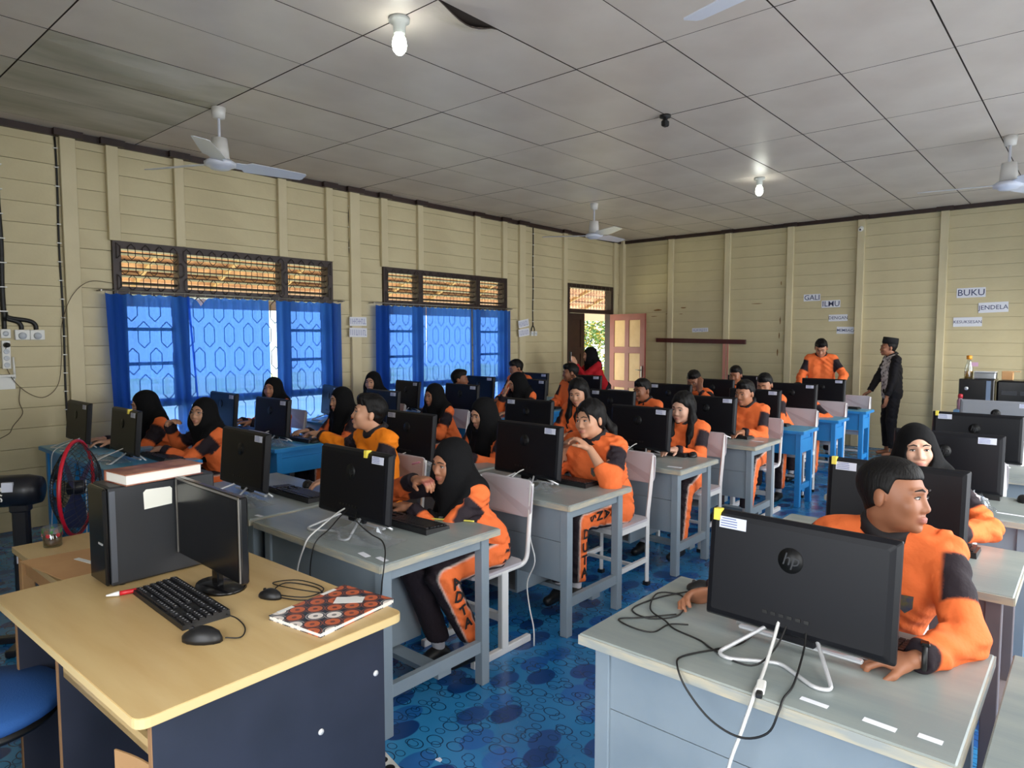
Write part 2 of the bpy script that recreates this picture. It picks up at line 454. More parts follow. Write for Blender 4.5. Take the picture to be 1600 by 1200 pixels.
# two walls behind and beside the camera (right wall has window openings)
struct(MB().bx(XL - 0.12, -1.85, YB - 0.12, YB, 0, ZC).bx(0.45, XR + 0.12, YB - 0.12, YB, 0, ZC).bx(-1.85, 0.45, YB - 0.12, YB, 0, 0.6).bx(-1.85, 0.45, YB - 0.12, YB, 2.4, ZC).build('wall_front', M_CREAM), 'cream wall at the front of the room')
wr = MB()
RW = [(0.2, 1.3), (2.35, 4.65), (5.45, 7.75), (8.95, 10.25)]
e = [YB] + [v for q in RW for v in q] + [YF]
for k in range(0, len(e), 2): wr.bx(XR, XR + 0.12, e[k], e[k + 1], 0, ZC)
for a, c in RW:
    wr.bx(XR, XR + 0.12, a, c, 2.55, ZC); wr.bx(XR, XR + 0.12, a, c, 0, 0.48)
struct(wr.build('wall_right', M_CREAM), 'cream wall with open windows to the right')
# dark cornice stepping round the battens
cn = MB()
cn.bx(XL, XL + 0.04, YB, YF, ZC - 0.055, ZC); cn.bx(XL, XR, YF - 0.04, YF, ZC - 0.055, ZC)
for p, w, z in LB: cn.bx(XL, XL + 0.085, p - w / 2 - 0.05, p + w / 2 + 0.05, ZC - 0.056, ZC)
for p in FB: cn.bx(p - 0.1, p + 0.1, YF - 0.085, YF, ZC - 0.056, ZC)
struct(cn.build('trim_1', M_TRIM), 'dark brown cornice strip under the ceiling')
# ------------------------------------------------------------------ windows of the left wall
def mixmat(name, parts):
    """parts: list of (weight, shader type, colour, roughness)"""
    m = bpy.data.materials.new(name); m.use_nodes = True; nt = m.node_tree
    nt.nodes.remove(nt.nodes['Principled BSDF']); out = nt.nodes['Material Output']
    cur = None; acc = 0
    for w, kind, col, rg in parts:
        n = nt.nodes.new(kind); n.inputs['Color'].default_value = (*lin(col), 1)
        if 'Roughness' in n.inputs and rg is not None: n.inputs['Roughness'].default_value = rg
        if cur is None: cur, acc = n, w
        else:
            x = nt.nodes.new('ShaderNodeMixShader'); acc += w; x.inputs[0].default_value = w / acc
            nt.links.new(cur.outputs[0], x.inputs[1]); nt.links.new(n.outputs[0], x.inputs[2]); cur = x
    nt.links.new(cur.outputs[0], out.inputs[0]); return m
M_CURT = mixmat('sheer_blue_cloth', [(0.32, 'ShaderNodeBsdfTransparent', (124, 170, 252), None), (0.50, 'ShaderNodeBsdfTranslucent', (66, 124, 240), None), (0.24, 'ShaderNodeBsdfDiffuse', (52, 108, 216), 0.8)])
M_GLASS = mixmat('window_glass', [(0.9, 'ShaderNodeBsdfTransparent', (236, 244, 244), None), (0.1, 'ShaderNodeBsdfGlossy', (235, 240, 245), 0.08)])
M_WIRE = mat('rusty_wire', (58, 50, 48), 0.5, 0.3)
M_ROD = mat('rod_metal', (150, 146, 140), 0.35, 0.7)

def hexgrille(mb, x, y0, y1, z0, z1, cw, ch, r):
    """rows of elongated hexagons linked by rods"""
    ny = max(1, round((y1 - y0) / cw)); cw = (y1 - y0) / ny; nz = max(1, round((z1 - z0) / ch)); ch = (z1 - z0) / nz
    for j in range(nz):
        for i in range(ny + 1):
            off = 0.5 * cw if j % 2 else 0
            yc = y0 + i * cw + off
            if yc > y1 + 1e-6: continue
            za, zb = z0 + j * ch, z0 + (j + 1) * ch
            q = ch * 0.22
            for s in (-1, 1):
                pts = [(x, yc, za), (x, yc + s * cw * 0.25, za + q), (x, yc + s * cw * 0.25, zb - q), (x, yc, zb)]
                pts = [(a, min(max(b_, y0), y1), c_) for a, b_, c_ in pts]
                mb.tube(pts, r, 4, cap=False)
def window(n, o_, muls, label):
    y0, y1, z0, z1 = o_
    xi, xo = XL + 0.035, XL - 0.1; xm, xw = (xi + xo) / 2, xi - xo
    fr = MB(); fw_ = 0.07
    fr.bx(xo, xi, y0, y1, z1 - fw_, z1); fr.bx(xo, xi, y0, y1, z0, z0 + fw_)
    fr.bx(xo, xi, y0, y0 + fw_, z0 + fw_, z1 - fw_); fr.bx(xo, xi, y1 - fw_, y1, z0 + fw_, z1 - fw_)
    root = struct(fr.build('window_%d' % n, M_TRIM), label)
    for m_ in muls: MB().bx(xo, xi - 0.005, m_ - 0.04, m_ + 0.04, z0 + fw_, z1 - fw_).build('mullion', M_TRIM, root)
    secs = [y0 + fw_] + [v for m_ in muls for v in (m_ - 0.04, m_ + 0.04)] + [y1 - fw_]
    for k in range(0, 6, 2):
        a, c = secs[k], secs[k + 1]
        MB().bx(xo, xi, a, c, 2.045, 2.115).build('rail', M_TRIM, root)
        MB().bx(xo + 0.01, xi - 0.01, a, c, 0.97, 1.04).build('rail', M_TRIM, root)
        lm = MB().box((0, 0, 0), (0.055, c - a, 0.011), Matrix.Rotation(R(-14), 3, 'Y')).mesh('louver'); lm.materials.append(M_TRIM)
        for j in range(5): link('louver', lm, root, (xm, (a + c) / 2, 2.15 + 0.0685 * j))
        # casements either side carry two glazing bars, the middle one is a single light
        gl = MB().bx(xm - 0.003, xm + 0.003, a, c, 1.04, 2.045).build('pane', M_GLASS, root)
        if k != 2:
            for sgn in (a + 0.025, c - 0.025): MB().bx(xm - 0.02, xm + 0.02, sgn - 0.025, sgn + 0.025, 1.04, 2.045).build('casement_stile', M_TRIM, root)
            for z in (1.39, 1.72): MB().bx(xm - 0.018, xm + 0.018, a, c, z - 0.016, z + 0.016).build('glazing_bar', M_TRIM, root)
    g = MB(); hexgrille(g, xi + 0.012, y0 + 0.03, y1 - 0.03, 1.04, 2.045, 0.2, 0.25, 0.005)
    hexgrille(g, xi + 0.012, y0 + 0.03, y1 - 0.03, z0 + 0.03, 1.0, 0.2, 0.26, 0.005)
    g.build('security_grille', M_WIRE, root)
    g = MB(); hexgrille(g, xi + 0.012, y0 + 0.03, y1 - 0.03, 2.08, z1 - 0.02, 0.125, 0.14, 0.0036)
    g.build('wire_mesh', M_WIRE, root)
    return root
window(1, W1, (2.94, 4.04), 'dark framed window with louvred top behind three blue curtains, nearest the camera')
window(2, W2, (6.03, 7.13), 'dark framed window with louvred top behind blue curtains, nearer the door')

def curtain(y0, y1, zt, zb, nf, label, slant0=0.0, slant1=0.0, seed=0, dip=None):
    rn = random.Random(seed); ny, nz = nf * 8, 18; vs = []; fs = []
    ph = [rn.uniform(-0.6, 0.6) for _ in range(nf + 1)]
    for j in range(nz + 1):
        t = j / nz; z = zt + (zb - zt) * t
        for i in range(ny + 1):
            u = i / ny; y = y0 + slant0 * t + (y1 + slant1 * t - y0 - slant0 * t) * u
            f = u * nf; a = (0.012 + 0.016 * t) * math.sin(2 * math.pi * f + ph[int(f)] * 0.7 + 0.5 * math.sin(3 * u + seed))
            a += 0.008 * t * math.sin(2.3 * math.pi * u * nf / 3 + seed)
            zz = z
            if t < 0.12: zz -= (1 - t / 0.12) * 0.012 * abs(math.sin(math.pi * f))
            if dip and t < 0.3: zz -= (1 - t / 0.3) * 0.085 * max(0, 1 - abs(u - dip) / 0.09)
            vs.append((XL + 0.105 + a, y, zz))
    for j in range(nz):
        for i in range(ny):
            a = j * (ny + 1) + i; fs.append((a, a + 1, a + ny + 2, a + ny + 1))
    mb = MB().add(vs, fs, 0, True)
    hem = MB()
    o = tag(mb.build('curtain', M_CURT), label, 'curtain', 'blue window curtains')
    return o
curtain(2.21, 2.96, 2.045, 0.40, 8, 'sheer blue curtain at the left of the nearer window, beside the cable conduit', 0.05, 0.10, 1)
curtain(2.93, 3.80, 2.045, 0.40, 9, 'sheer blue middle curtain of the nearer window with a sagging top', 0.10, 0.02, 2, 0.16)
curtain(3.885, 4.72, 2.045, 0.40, 8, 'sheer blue curtain at the right of the nearer window, next to a bright gap', -0.0, 0.01, 3)
curtain(5.23, 6.04, 2.045, 0.40, 8, 'sheer blue curtain at the left of the window nearer the door', 0.0, 0.02, 4)
curtain(6.065, 6.90, 2.045, 0.40, 8, 'sheer blue middle curtain of the window nearer the door', 0.0, 0.01, 5)
curtain(6.935, 7.75, 2.045, 0.40, 8, 'sheer blue curtain at the right end, nearest the open door', 0.02, 0.0, 6)
for (a, c, lb) in ((2.16, 4.77, 'thin curtain rod with hooks over the nearer window'), (5.18, 7.80, 'thin curtain rod with hooks over the window nearer the door')):
    t = thing('curtain_rod', lb, 'curtain rod', (XL + 0.105, (a + c) / 2, 2.07))
    MB().tube([(0, a - (a + c) / 2, 0), (0, c - (a + c) / 2, 0)], 0.006, 8).build('rod', M_ROD, t)
    hk = MB().tube([(0, 0, 0.008), (0.008, 0, -0.005), (0, 0, -0.035)], 0.002, 4).mesh('hook'); hk.materials.append(M_ROD)
    for k in range(26): link('hook', hk, t, (0, (a + 0.05 + (c - a - 0.1) * k / 25) - (a + c) / 2, 0))
    for s_ in (a + 0.02, c - 0.02): MB().bx(-0.105, 0.006, s_ - (a + c) / 2 - 0.006, s_ - (a + c) / 2 + 0.006, -0.01, 0.004).build('bracket', M_ROD, t)

# ------------------------------------------------------------------ double door
y0, y1, z0, z1 = DR
xi, xo = XL + 0.035, XL - 0.1
df = MB()
df.bx(xo, xi, y0, y0 + 0.07, 0, z1); df.bx(xo, xi, y1 - 0.07, y1, 0, z1); df.bx(xo, xi, y0 + 0.07, y1 - 0.07, z1 - 0.07, z1); df.bx(xo, xi, y0 + 0.07, y1 - 0.07, 2.06, 2.13)
door = struct(df.build('door_1', M_TRIM), 'double door with one maroon leaf open and a wire mesh fanlight')
g = MB()
yy = y0 + 0.07
k = 0
while yy < y1 - 0.1:                                                   # diamond mesh
    for s in (0, 1):
        pts = []
        for j in range(5): pts.append((xi - 0.02, yy + (0.045 if (j + s) % 2 else 0.0), 2.13 + 0.09 * j))
        g.tube(pts, 0.0035, 4, cap=False)
    yy += 0.09
g.build('wire_mesh', M_WIRE, door)
g = MB()
for k in range(10): g.bx(xi - 0.012, xi, y0 + 0.12 + k * 0.13, y0 + 0.132 + k * 0.13, z1 - 0.075, z1 - 0.015)
g.build('mesh_fixings', M_ROD, door)
def leaf(parent, name, w, cols, flip=1):
    """panelled leaf in its own xz plane, hinge at x=0"""
    h = 2.04; lf = MB(); st = 0.11; rails = [0.0, 0.12, 0.72, 0.84, 1.34, 1.45, 1.93, h]
    lf.bx(0, st, -0.018, 0.018, 0, h); lf.bx(w - st, w, -0.018, 0.018, 0, h)
    xs = [st, w - st] if cols == 1 else [st, w / 2 - 0.05, w / 2 + 0.05, w - st]
    if cols == 2: lf.bx(w / 2 - 0.05, w / 2 + 0.05, -0.018, 0.018, 0, h)
    for k in range(0, 8, 2): lf.bx(st, w - st, -0.0175, 0.0175, rails[k], rails[k + 1])
    o = lf.build(name, M_DOOR if cols == 2 else M_TRIM, parent)
    for c in range(cols):
        for k in range(1, 7, 2):
            a, b_ = xs[2 * c], xs[2 * c + 1]
            MB().bbox(((a + b_) / 2, 0, (rails[k] + rails[k + 1]) / 2), (b_ - a - 0.001, 0.018, rails[k + 1] - rails[k] - 0.001), 0.004).build('panel', M_DOORP if cols == 2 else M_TRIM, o)
    return o
lo = leaf(door, 'open_leaf', 0.86, 2); lo.location = (XL + 0.05, 10.62, 0.015); lo.rotation_euler = (0, 0, R(-13))
MB().bbox((0.8, -0.03, 1.02), (0.03, 0.012, 0.2), 0.003).tube([(0.8, -0.035, 1.05), (0.8, -0.07, 1.05), (0.71, -0.07, 1.05)], 0.008, 8).build('handle', M_ROD, lo)
lc = leaf(door, 'closed_leaf', 0.46, 1); lc.location = (XL + 0.0, 9.37, 0.015); lc.rotation_euler = (0, 0, R(90))

# ------------------------------------------------------------------ outside: ground, eaves, garden
M_GRND = mat('pale_ground', (176, 166, 140), 0.9, var=(140, 150, 96), vscale=0.8)
M_TILE = mat('terracotta', (198, 148, 118), 0.7, var=(150, 102, 80), vscale=5)
M_RAFT = mat('rafter_wood', (190, 156, 118), 0.7)
o = MB().bx(-34, XL - 0.12, -12, 36, -0.45, -0.3).build('ground', M_GRND); struct(o, 'sunlit pale ground outside')
ev = MB()
er = struct(MB().bx(XL - 0.12, XL - 0.04, YB, YF, ZC - 0.02, ZC + 0.1).build('eaves', M_RAFT), 'tiled eaves outside the windows')
ea = math.atan2(0.78, 1.9); rt_ = Matrix.Rotation(-ea, 3, 'Y')
Lr = math.hypot(1.9, 0.78)
# courses of tiles along the slope, rafters beneath
tm = MB().bbox((0, 0, 0), (0.30, 18.0, 0.022), 0.004, Matrix.Rotation(-ea - 0.06, 3, 'Y')).mesh('tile_course'); tm.materials.append(M_TILE)
for k in range(7):
    d = 0.30 + k * 0.27
    link('tile_course', tm, er, (XL - 0.05 - d * math.cos(ea), 7.7, 3.12 - d * math.sin(ea)))
rm = MB().box((0, 0, 0), (Lr, 0.05, 0.08), rt_).mesh('rafter'); rm.materials.append(M_RAFT)
for k in range(19): link('rafter', rm, er, (XL - 0.16 - 0.95, -0.6 + k * 0.95, 3.05 - 0.39))
MB().bx(XL - 2.12, XL - 2.08, -1.2, 16.7, 2.02, 2.4).build('fascia', M_RAFT, er)
bm_ = MB().bx(-0.02, 0.02, -9.0, 9.0, -0.02, 0.02).mesh('tile_batten'); bm_.materials.append(M_RAFT)
for k in range(6): link('tile_batten', bm_, er, (XL - 0.3 - 0.29 * k, 7.7, 3.05 - 0.1 - 0.29 * k * math.tan(ea) + 0.03))

def leafy(name, loc, n, spread, h0, h1, cols, label, cat, seed, trunk=True):
    rn = random.Random(seed)
    t = thing(name, label, cat, loc)
    if trunk: MB().tube([(0, 0, 0), (0.06, 0.05, h0 * 0.6), (0.0, 0.1, h0 + 0.3), (0.1, 0.0, (h0 + h1) / 2)], [0.12, 0.1, 0.07, 0.03], 8).build('trunk', mat('bark', (96, 78, 60), 0.9), t)
    mb = MB()
    cl = [(rn.gauss(0, spread * 0.5), rn.gauss(0, spread * 0.5), rn.uniform(h0, h1), rn.uniform(0.3, 0.6) * spread) for _ in range(26)]
    for _ in range(n):
        c = rn.choice(cl); d = Vector((rn.gauss(0, 1), rn.gauss(0, 1), rn.gauss(0, 0.8))) * c[3] * 0.5
        p = Vector(c[:3]) + d
        a = Vector((rn.uniform(-1, 1), rn.uniform(-1, 1), rn.uniform(-0.7, 0.3))).normalized(); s_ = rn.uniform(0.07, 0.14)
        u = a.orthogonal().normalized()
        mb.add([p, p + a * s_ * 0.5 + u * s_ * 0.24, p + a * s_, p + a * s_ * 0.5 - u * s_ * 0.24], [(0, 1, 2, 3)], rn.randrange(len(cols)))
    mb.build('foliage', cols, t, kind='stuff')
    return t
LG = [mat('leaf_green', (74, 112, 40), 0.6), mat('leaf_pale', (126, 140, 64), 0.6), mat('leaf_yellow', (160, 136, 44), 0.6), mat('leaf_deep', (46, 86, 36), 0.6)]
leafy('garden_tree', (-11.4, 16.1, -0.3), 7500, 1.25, 1.2, 3.6, LG, 'yellow green garden tree seen through the open door', 'tree', 5)
leafy('garden_shrub', (-12.6, 18.9, -0.3), 3000, 1.1, 0.3, 1.3, LG, 'low green shrub outside, beneath the garden tree', 'shrub', 9, False)

# ------------------------------------------------------------------ fittings on the walls
# cables down the left wall
def conduit(y, z0, z1, label, r=0.011, extra=None, clips=9, off=0.008, wob=0.004):
    t = thing('cable_run', label, 'cable', (XL, y, 0))
    pts = [(off, wob * math.sin(k * 1.3), z1 + (z0 - z1) * k / 10) for k in range(11)]
    MB().tube(spline(pts, 3), r, 6).build('cable', M_BLACKP, t)
    for e_ in (extra or []): MB().tube(spline(e_, 5), r * 0.9, 6).build('cable', M_BLACKP, t)
    cm = MB().bx(0, off + r + 0.003, -r - 0.008, r + 0.008, -0.004, 0.004).mesh('cable_clip'); cm.materials.append(M_WHITEP)
    for k in range(clips): link('cable_clip', cm, t, (0, wob * math.sin(k * 1.3 * 10 / clips), z1 + (z0 - z1) * (k + 0.6) / clips))
    return t
conduit(1.475, 1.78, 3.38, 'thick bundle of black cables running down the wall at the left edge', 0.02, [[(0.01, 0.01, 1.84), (0.01, 0.02, 1.80), (0.01, 0.09, 1.775), (0.01, 0.115, 1.745), (0.01, 0.118, 1.71)], [(0.01, 0.01, 1.86), (0.01, 0.03, 1.81), (0.01, 0.17, 1.785), (0.01, 0.215, 1.755), (0.01, 0.223, 1.71)], [(0.01, 0, 1.8), (0.01, 0.0, 1.71)]], 8, 0.018)
conduit(1.90, 0.78, 3.37, 'single black cable with white clips beside the first wooden batten', 0.0085, None, 16)
conduit(8.41, 1.82, 3.38, 'black cable dropping to a socket between window and door', 0.009, [[(0.01, 0, 1.83), (0.01, -0.035, 1.78), (0.01, -0.04, 1.74)], [(0.01, 0, 1.83), (0.01, 0.035, 1.78), (0.01, 0.04, 1.74)]], 9)
conduit(4.92, 2.62, 3.36, 'short black cable behind the batten between the two windows', 0.006, None, 3)
def wallbox(y, z, w, h, label, kind):
    t = thing('wall_switch' if kind == 'dial' else 'wall_socket', label, 'switch' if kind == 'dial' else 'socket', (XL, y, z))
    MB().bbox((0.018, 0, 0), (0.036, w, h), 0.004).build('box', M_WHITEP, t)
    if kind == 'dial': MB().lathe([(0.03, 0), (0.028, 0.012), (0.0, 0.014)], (0.036, 0, -0.008), 16, 0, (1, 0, 0)).build('dial', mat('grey_plastic', (190, 196, 204), 0.4), t)
    elif kind == 'strip':
        for k in range(4):
            MB().lathe([(0.021, 0), (0.021, 0.004), (0.016, 0.004), (0.0, 0.001)], (0.036, 0, h / 2 - 0.035 - k * 0.056), 14, 0, (1, 0, 0)).build('outlet', mat('grey_plastic', (190, 196, 204), 0.4), t)
    else: MB().lathe([(0.022, 0), (0.022, 0.003), (0.0, 0.0005)], (0.036, 0, 0), 14, 0, (1, 0, 0)).build('outlet', mat('grey_plastic', (190, 196, 204), 0.4), t)
    return t
wallbox(1.477, 1.675, 0.07, 0.075, 'small square white socket at the end of the thick cable bundle', 'one')
wallbox(1.593, 1.665, 0.105, 0.085, 'left of two white fan dial switches on the plank wall', 'dial')
wallbox(1.70, 1.665, 0.105, 0.085, 'right of two white fan dial switches on the plank wall', 'dial')
st_ = wallbox(1.475, 1.50, 0.06, 0.235, 'white power strip fixed upright below the small socket', 'strip')
MB().lathe([(0.022, 0), (0.02, 0.035), (0.01, 0.045), (0, 0.046)], (0.037, 0.0, 0.08), 10, 0, (1, 0.1, 0)).build('plug', M_BLACKP, st_)
wallbox(8.37, 1.70, 0.06, 0.075, 'white socket at the left foot of the forked cable near the door', 'one')
wallbox(8.46, 1.70, 0.06, 0.075, 'white socket at the right foot of the forked cable near the door', 'one')
t = thing('phone_shelf', 'small white plastic wall shelf with a router at the left edge', 'shelf', (XL, 1.43, 1.33))
MB().bx(0, 0.12, -0.06, 0.08, -0.01, 0.006).build('shelf_board', M_WHITEP, t); MB().bx(0, 0.01, -0.06, 0.1, -0.12, 0.0).build('bracket', M_WHITEP, t)
MB().tube([(0.05, 0.09, -0.03), (0.05, 0.085, 0.15)], 0.009, 8).build('antenna', M_WHITEP, t)
MB().tube([(0.06, -0.02, 0.0), (0.06, -0.05, 0.10)], 0.007, 8).build('antenna', M_WHITEP, t)
def wire(name, label, pts, r, m, cat='cable', n=6):
    base = Vector(pts[0]); q = [Vector(p) - base for p in spline(pts, n)]
    o_ = MB().tube(q, r, 5).build(name, m, None, base); return tag(o_, label, cat)
M_THIN = mat('brown_wire', (92, 78, 60), 0.6)
wire('hanging_wire', 'thin wire hanging in a loop between power strip and batten', [(XL + 0.04, 1.475, 1.57), (XL + 0.02, 1.46, 1.45), (XL + 0.02, 1.52, 1.28), (XL + 0.02, 1.63, 1.16), (XL + 0.02, 1.74, 1.13), (XL + 0.02, 1.84, 1.24), (XL + 0.02, 1.875, 1.5), (XL + 0.02, 1.885, 1.75), (XL + 0.055, 1.96, 2.0), (XL + 0.06, 2.1, 2.14), (XL + 0.05, 2.3, 2.14)], 0.003, M_THIN)
wire('hanging_wire', 'thin crooked wire trailing down the planks below the white shelf', [(XL + 0.02, 1.56, 1.22), (XL + 0.015, 1.55, 1.1), (XL + 0.015, 1.57, 1.0), (XL + 0.015, 1.5, 0.9), (XL + 0.015, 1.47, 0.84), (XL + 0.015, 1.4, 0.8)], 0.003, M_THIN)

def sign(txt, c, w, h, size, label, wall, tilt=0.0, faint=False):
    rot = (R(90), tilt, 0) if wall == 'far' else (R(90), tilt, R(90))
    mb = MB().prism([(-w / 2, -h / 2), (w / 2, -h / 2 + 0.004), (w / 2 - 0.003, h / 2), (-w / 2, h / 2 - 0.003)], 0, 0.002)
    t = tag(mb.build('paper_sign', M_PAPER, None, c, rot), label, 'sign')
    if txt: text('lettering', txt, size, M_INK if not faint else M_INKP, t, (0, -size * 0.02, 0.0024), (0, 0, 0), 0.0002, size * 0.006)
    else:                                        # writing too faded to read
        q = MB(); rn = random.Random(c[1] * 100 + c[2] * 10)
        for k in range(9):
            x = -w / 2 + w * (k + 0.7) / 10
            q.bx(x - 0.004, x + 0.004, -h * 0.3, h * 0.3, 0.002, 0.0023)
            if rn.random() < 0.6:
                z_ = rn.choice((-0.25, 0.0, 0.25)) * h; q.bx(x, x + w / 11, z_ - 0.004, z_ + 0.004, 0.002, 0.0023)
        q.build('lettering', M_INKP, t)
    return t
yw = YF - 0.004
sign('GALI', (-3.44, yw, 2.255), 0.25, 0.11, 0.11, 'white paper word sign reading GALI on the far wall', 'far')
sign('ILMU', (-3.16, yw, 2.15), 0.27, 0.115, 0.115, 'white paper word sign reading ILMU, below and right of GALI', 'far')
sign('DENGAN', (-3.05, yw, 1.935), 0.27, 0.105, 0.066, 'white paper word sign reading DENGAN, third step of the left group', 'far')
sign('MEMBACA', (-2.93, yw, 1.745), 0.27, 0.11, 0.058, 'white paper word sign reading MEMBACA, lowest of the left group', 'far', 0.03)
sign('BUKU', (-1.375, yw, 2.245), 0.33, 0.135, 0.12, 'shiny white paper word sign reading BUKU at the upper right', 'far')
sign('JENDELA', (-1.12, yw, 2.04), 0.33, 0.14, 0.082, 'white paper word sign reading JENDELA, right of the group under BUKU', 'far', -0.02)
sign('KESUKSESAN', (-1.40, yw, 1.85), 0.33, 0.13, 0.056, 'white paper word sign reading KESUKSESAN, lowest of the right group', 'far')
sign('', (XL + 0.05, 5.0, 1.835), 0.25, 0.11, 0, 'upper faded paper sign on the batten between the two windows', 'left')
sign('', (XL + 0.05, 5.0, 1.70), 0.26, 0.115, 0, 'lower faded paper sign on the batten between the two windows', 'left', 0.03)
sign('', (XL + 0.05, 8.13, 1.855), 0.25, 0.12, 0, 'upper faded paper sign on the batten right of the curtains near the door', 'left', -0.15)
sign('', (XL + 0.05, 8.14, 1.715), 0.26, 0.12, 0, 'lower faded paper sign on the batten right of the curtains near the door', 'left', -0.1)
t = sign('', (-5.29, yw, 1.765), 0.30, 0.075, 0, 'narrow white paper strip above the dark bar on the far wall', 'far', -0.02)
# wall bar with a red-pink post
t = thing('chart_rail', 'long dark maroon bar across the far wall with a pink post under it', 'rail', (-5.28, YF, 1.575))
MB().bbox((0, -0.06, 0), (1.66, 0.035, 0.075), 0.004, Matrix.Rotation(R(0.9), 3, 'Y')).build('bar', mat('maroon_bar', (84, 42, 40), 0.4), t)
MB().bx(0.43, 0.48, -0.055, -0.046, -1.0, -0.04).bx(0.5, 0.53, -0.055, -0.046, -1.0, -0.04).build('post', mat('pink_paint', (206, 142, 128), 0.5), t)
t = thing('wall_camera', 'small white dome camera high on a batten of the far wall', 'camera', (-2.76, YF - 0.045, 3.24))
MB().lathe([(0.035, 0), (0.035, 0.02), (0.028, 0.03), (0, 0.032)], (0, 0, 0), 14, 0, (0, -1, 0)).build('mount', M_WHITEP, t)
MB().ball((0, -0.045, -0.015), 0.035, 12).build('head', M_WHITEP, t); MB().ball((0.003, -0.072, -0.022), 0.014, 8).build('lens', M_BLACKP, t)
t = thing('ceiling_camera', 'small black camera hanging from the ceiling joint', 'camera', (-2.74, 5.02, ZC))
MB().lathe([(0.045, 0), (0.045, -0.02), (0.02, -0.025), (0.018, -0.04)][::-1], (0, 0, 0), 12).build('mount', M_BLACKP, t)
MB().bbox((0, 0, -0.065), (0.05, 0.06, 0.05), 0.01).build('head', M_BLACKP, t)

# ------------------------------------------------------------------ ceiling lamps and fans
M_BULB = mat('lit_bulb', (255, 255, 245), 0.3, emit=((250, 255, 240), 22.0))
for (x, y, lb) in ((-3.055, 2.54, 'lit spiral-free white bulb in a round holder on the near part of the ceiling'), (-2.99, 7.66, 'lit white bulb on the far part of the ceiling')):
    t = thing('ceiling_lamp', lb.replace('spiral-free ', ''), 'lamp', (x, y, ZC))
    MB().lathe([(0.0, -0.085), (0.032, -0.085), (0.036, -0.03), (0.058, -0.022), (0.06, 0.0)], (0, 0, 0), 20).build('holder', mat('lamp_holder', (196, 198, 192), 0.4), t)
    MB().lathe([(0.0, -0.2), (0.018, -0.196), (0.036, -0.175), (0.042, -0.145), (0.036, -0.11), (0.02, -0.085)], (0, 0, 0), 20).build('bulb', M_BULB, t)
    light('lamp_light', 'POINT', (x, y, ZC - 0.15), 28, (0.96, 1.0, 0.9), radius=0.045)
M_FAN = mat('fan_enamel', (206, 210, 222), 0.35)
M_FANG = mat('fan_canopy', (214, 212, 208), 0.4)
def fan(x, y, a0, label):
    t = thing('ceiling_fan', label, 'fan', (x, y, ZC))
    MB().lathe([(0.0, -0.085), (0.045, -0.08), (0.055, 0.0)], (0, 0, 0), 18).build('canopy', M_FANG, t)
    MB().tube([(0, 0, -0.07), (0, 0, -0.36)], 0.011, 10).build('rod', M_FAN, t)
    MB().lathe([(0.0, -0.40), (0.072, -0.39), (0.058, -0.235), (0.0, -0.225)], (0, 0, 0), 18).build('motor_cover', M_FANG, t)
    MB().lathe([(0.0, -0.475), (0.07, -0.47), (0.085, -0.455), (0.115, -0.445), (0.118, -0.42), (0.09, -0.40), (0.0, -0.395)], (0, 0, 0), 28).build('motor', M_FAN, t)
    bl = MB(); vs = []; fs = []
    rows = [(0.105, 0.045), (0.19, 0.052), (0.22, 0.085), (0.45, 0.075), (0.685, 0.06), (0.70, 0.04)]
    for dz in (0, 0.004):
        for r_, w in rows:
            for s in (-1, 1): vs.append((r_, s * w, -0.425 - s * w * 0.22 + dz))
    n = len(rows)
    for q in range(n - 1):
        a = q * 2; fs += [(a, a + 2, a + 3, a + 1)]; a += 2 * n; fs += [(a, a + 1, a + 3, a + 2)]
        for s in (0, 1):
            i0 = q * 2 + s; fs.append((i0, i0 + 2, i0 + 2 + 2 * n, i0 + 2 * n) if s else (i0, i0 + 2 * n, i0 + 2 + 2 * n, i0 + 2))
    fs += [(0, 1, 1 + 2 * n, 2 * n), (2 * n - 2, 4 * n - 2, 4 * n - 1, 2 * n - 1)]
    me = bl.add(vs, fs).mesh('blade'); me.materials.append(M_FAN)
    for k in range(3): link('blade', me, t, (0, 0, 0), (0, 0, R(a0 + 120 * k)))
    return t
fan(-5.28, 2.57, 84, 'white three blade ceiling fan over the window side desks, nearest the camera')
fan(-5.22, 7.66, 90, 'white three blade ceiling fan in front of the far door corner')
fan(-0.70, 7.55, 70, 'white ceiling fan cut off by the right edge of the photo')
fan(-0.72, 2.60, 166, 'white ceiling fan of which one blade shows at the top edge')
# ------------------------------------------------------------------ desks
ORD = ['first', 'second', 'third', 'fourth', 'fifth', 'sixth', 'seventh']
def where(c, r): return '%s row, %s column from the curtains' % (ORD[r], ORD['ABCDEF'.index(c)])
M_GREYT = mat('worn_grey_desktop', (128, 138, 138), 0.3, var=(150, 156, 152), vscale=3.0, stretch=(0.5, 3, 1), bump=0.05, bscale=40)
M_GREY = mat('grey_desk_paint', (134, 146, 155), 0.42, var=(122, 136, 147), vscale=3)
M_GREYE = mat('worn_desk_edge', (150, 154, 150), 0.5, var=(184, 174, 150), vscale=8, stretch=(1, 1, 6))
M_BLUET = mat('blue_desktop', (72, 150, 192), 0.32, var=(88, 162, 196), vscale=4)
M_BLUE = mat('blue_desk_paint', (34, 132, 200), 0.4, var=(28, 120, 190), vscale=3)
M_BROWNG = mat('brown_grey_paint', (112, 104, 106), 0.5, var=(100, 92, 94), vscale=3)
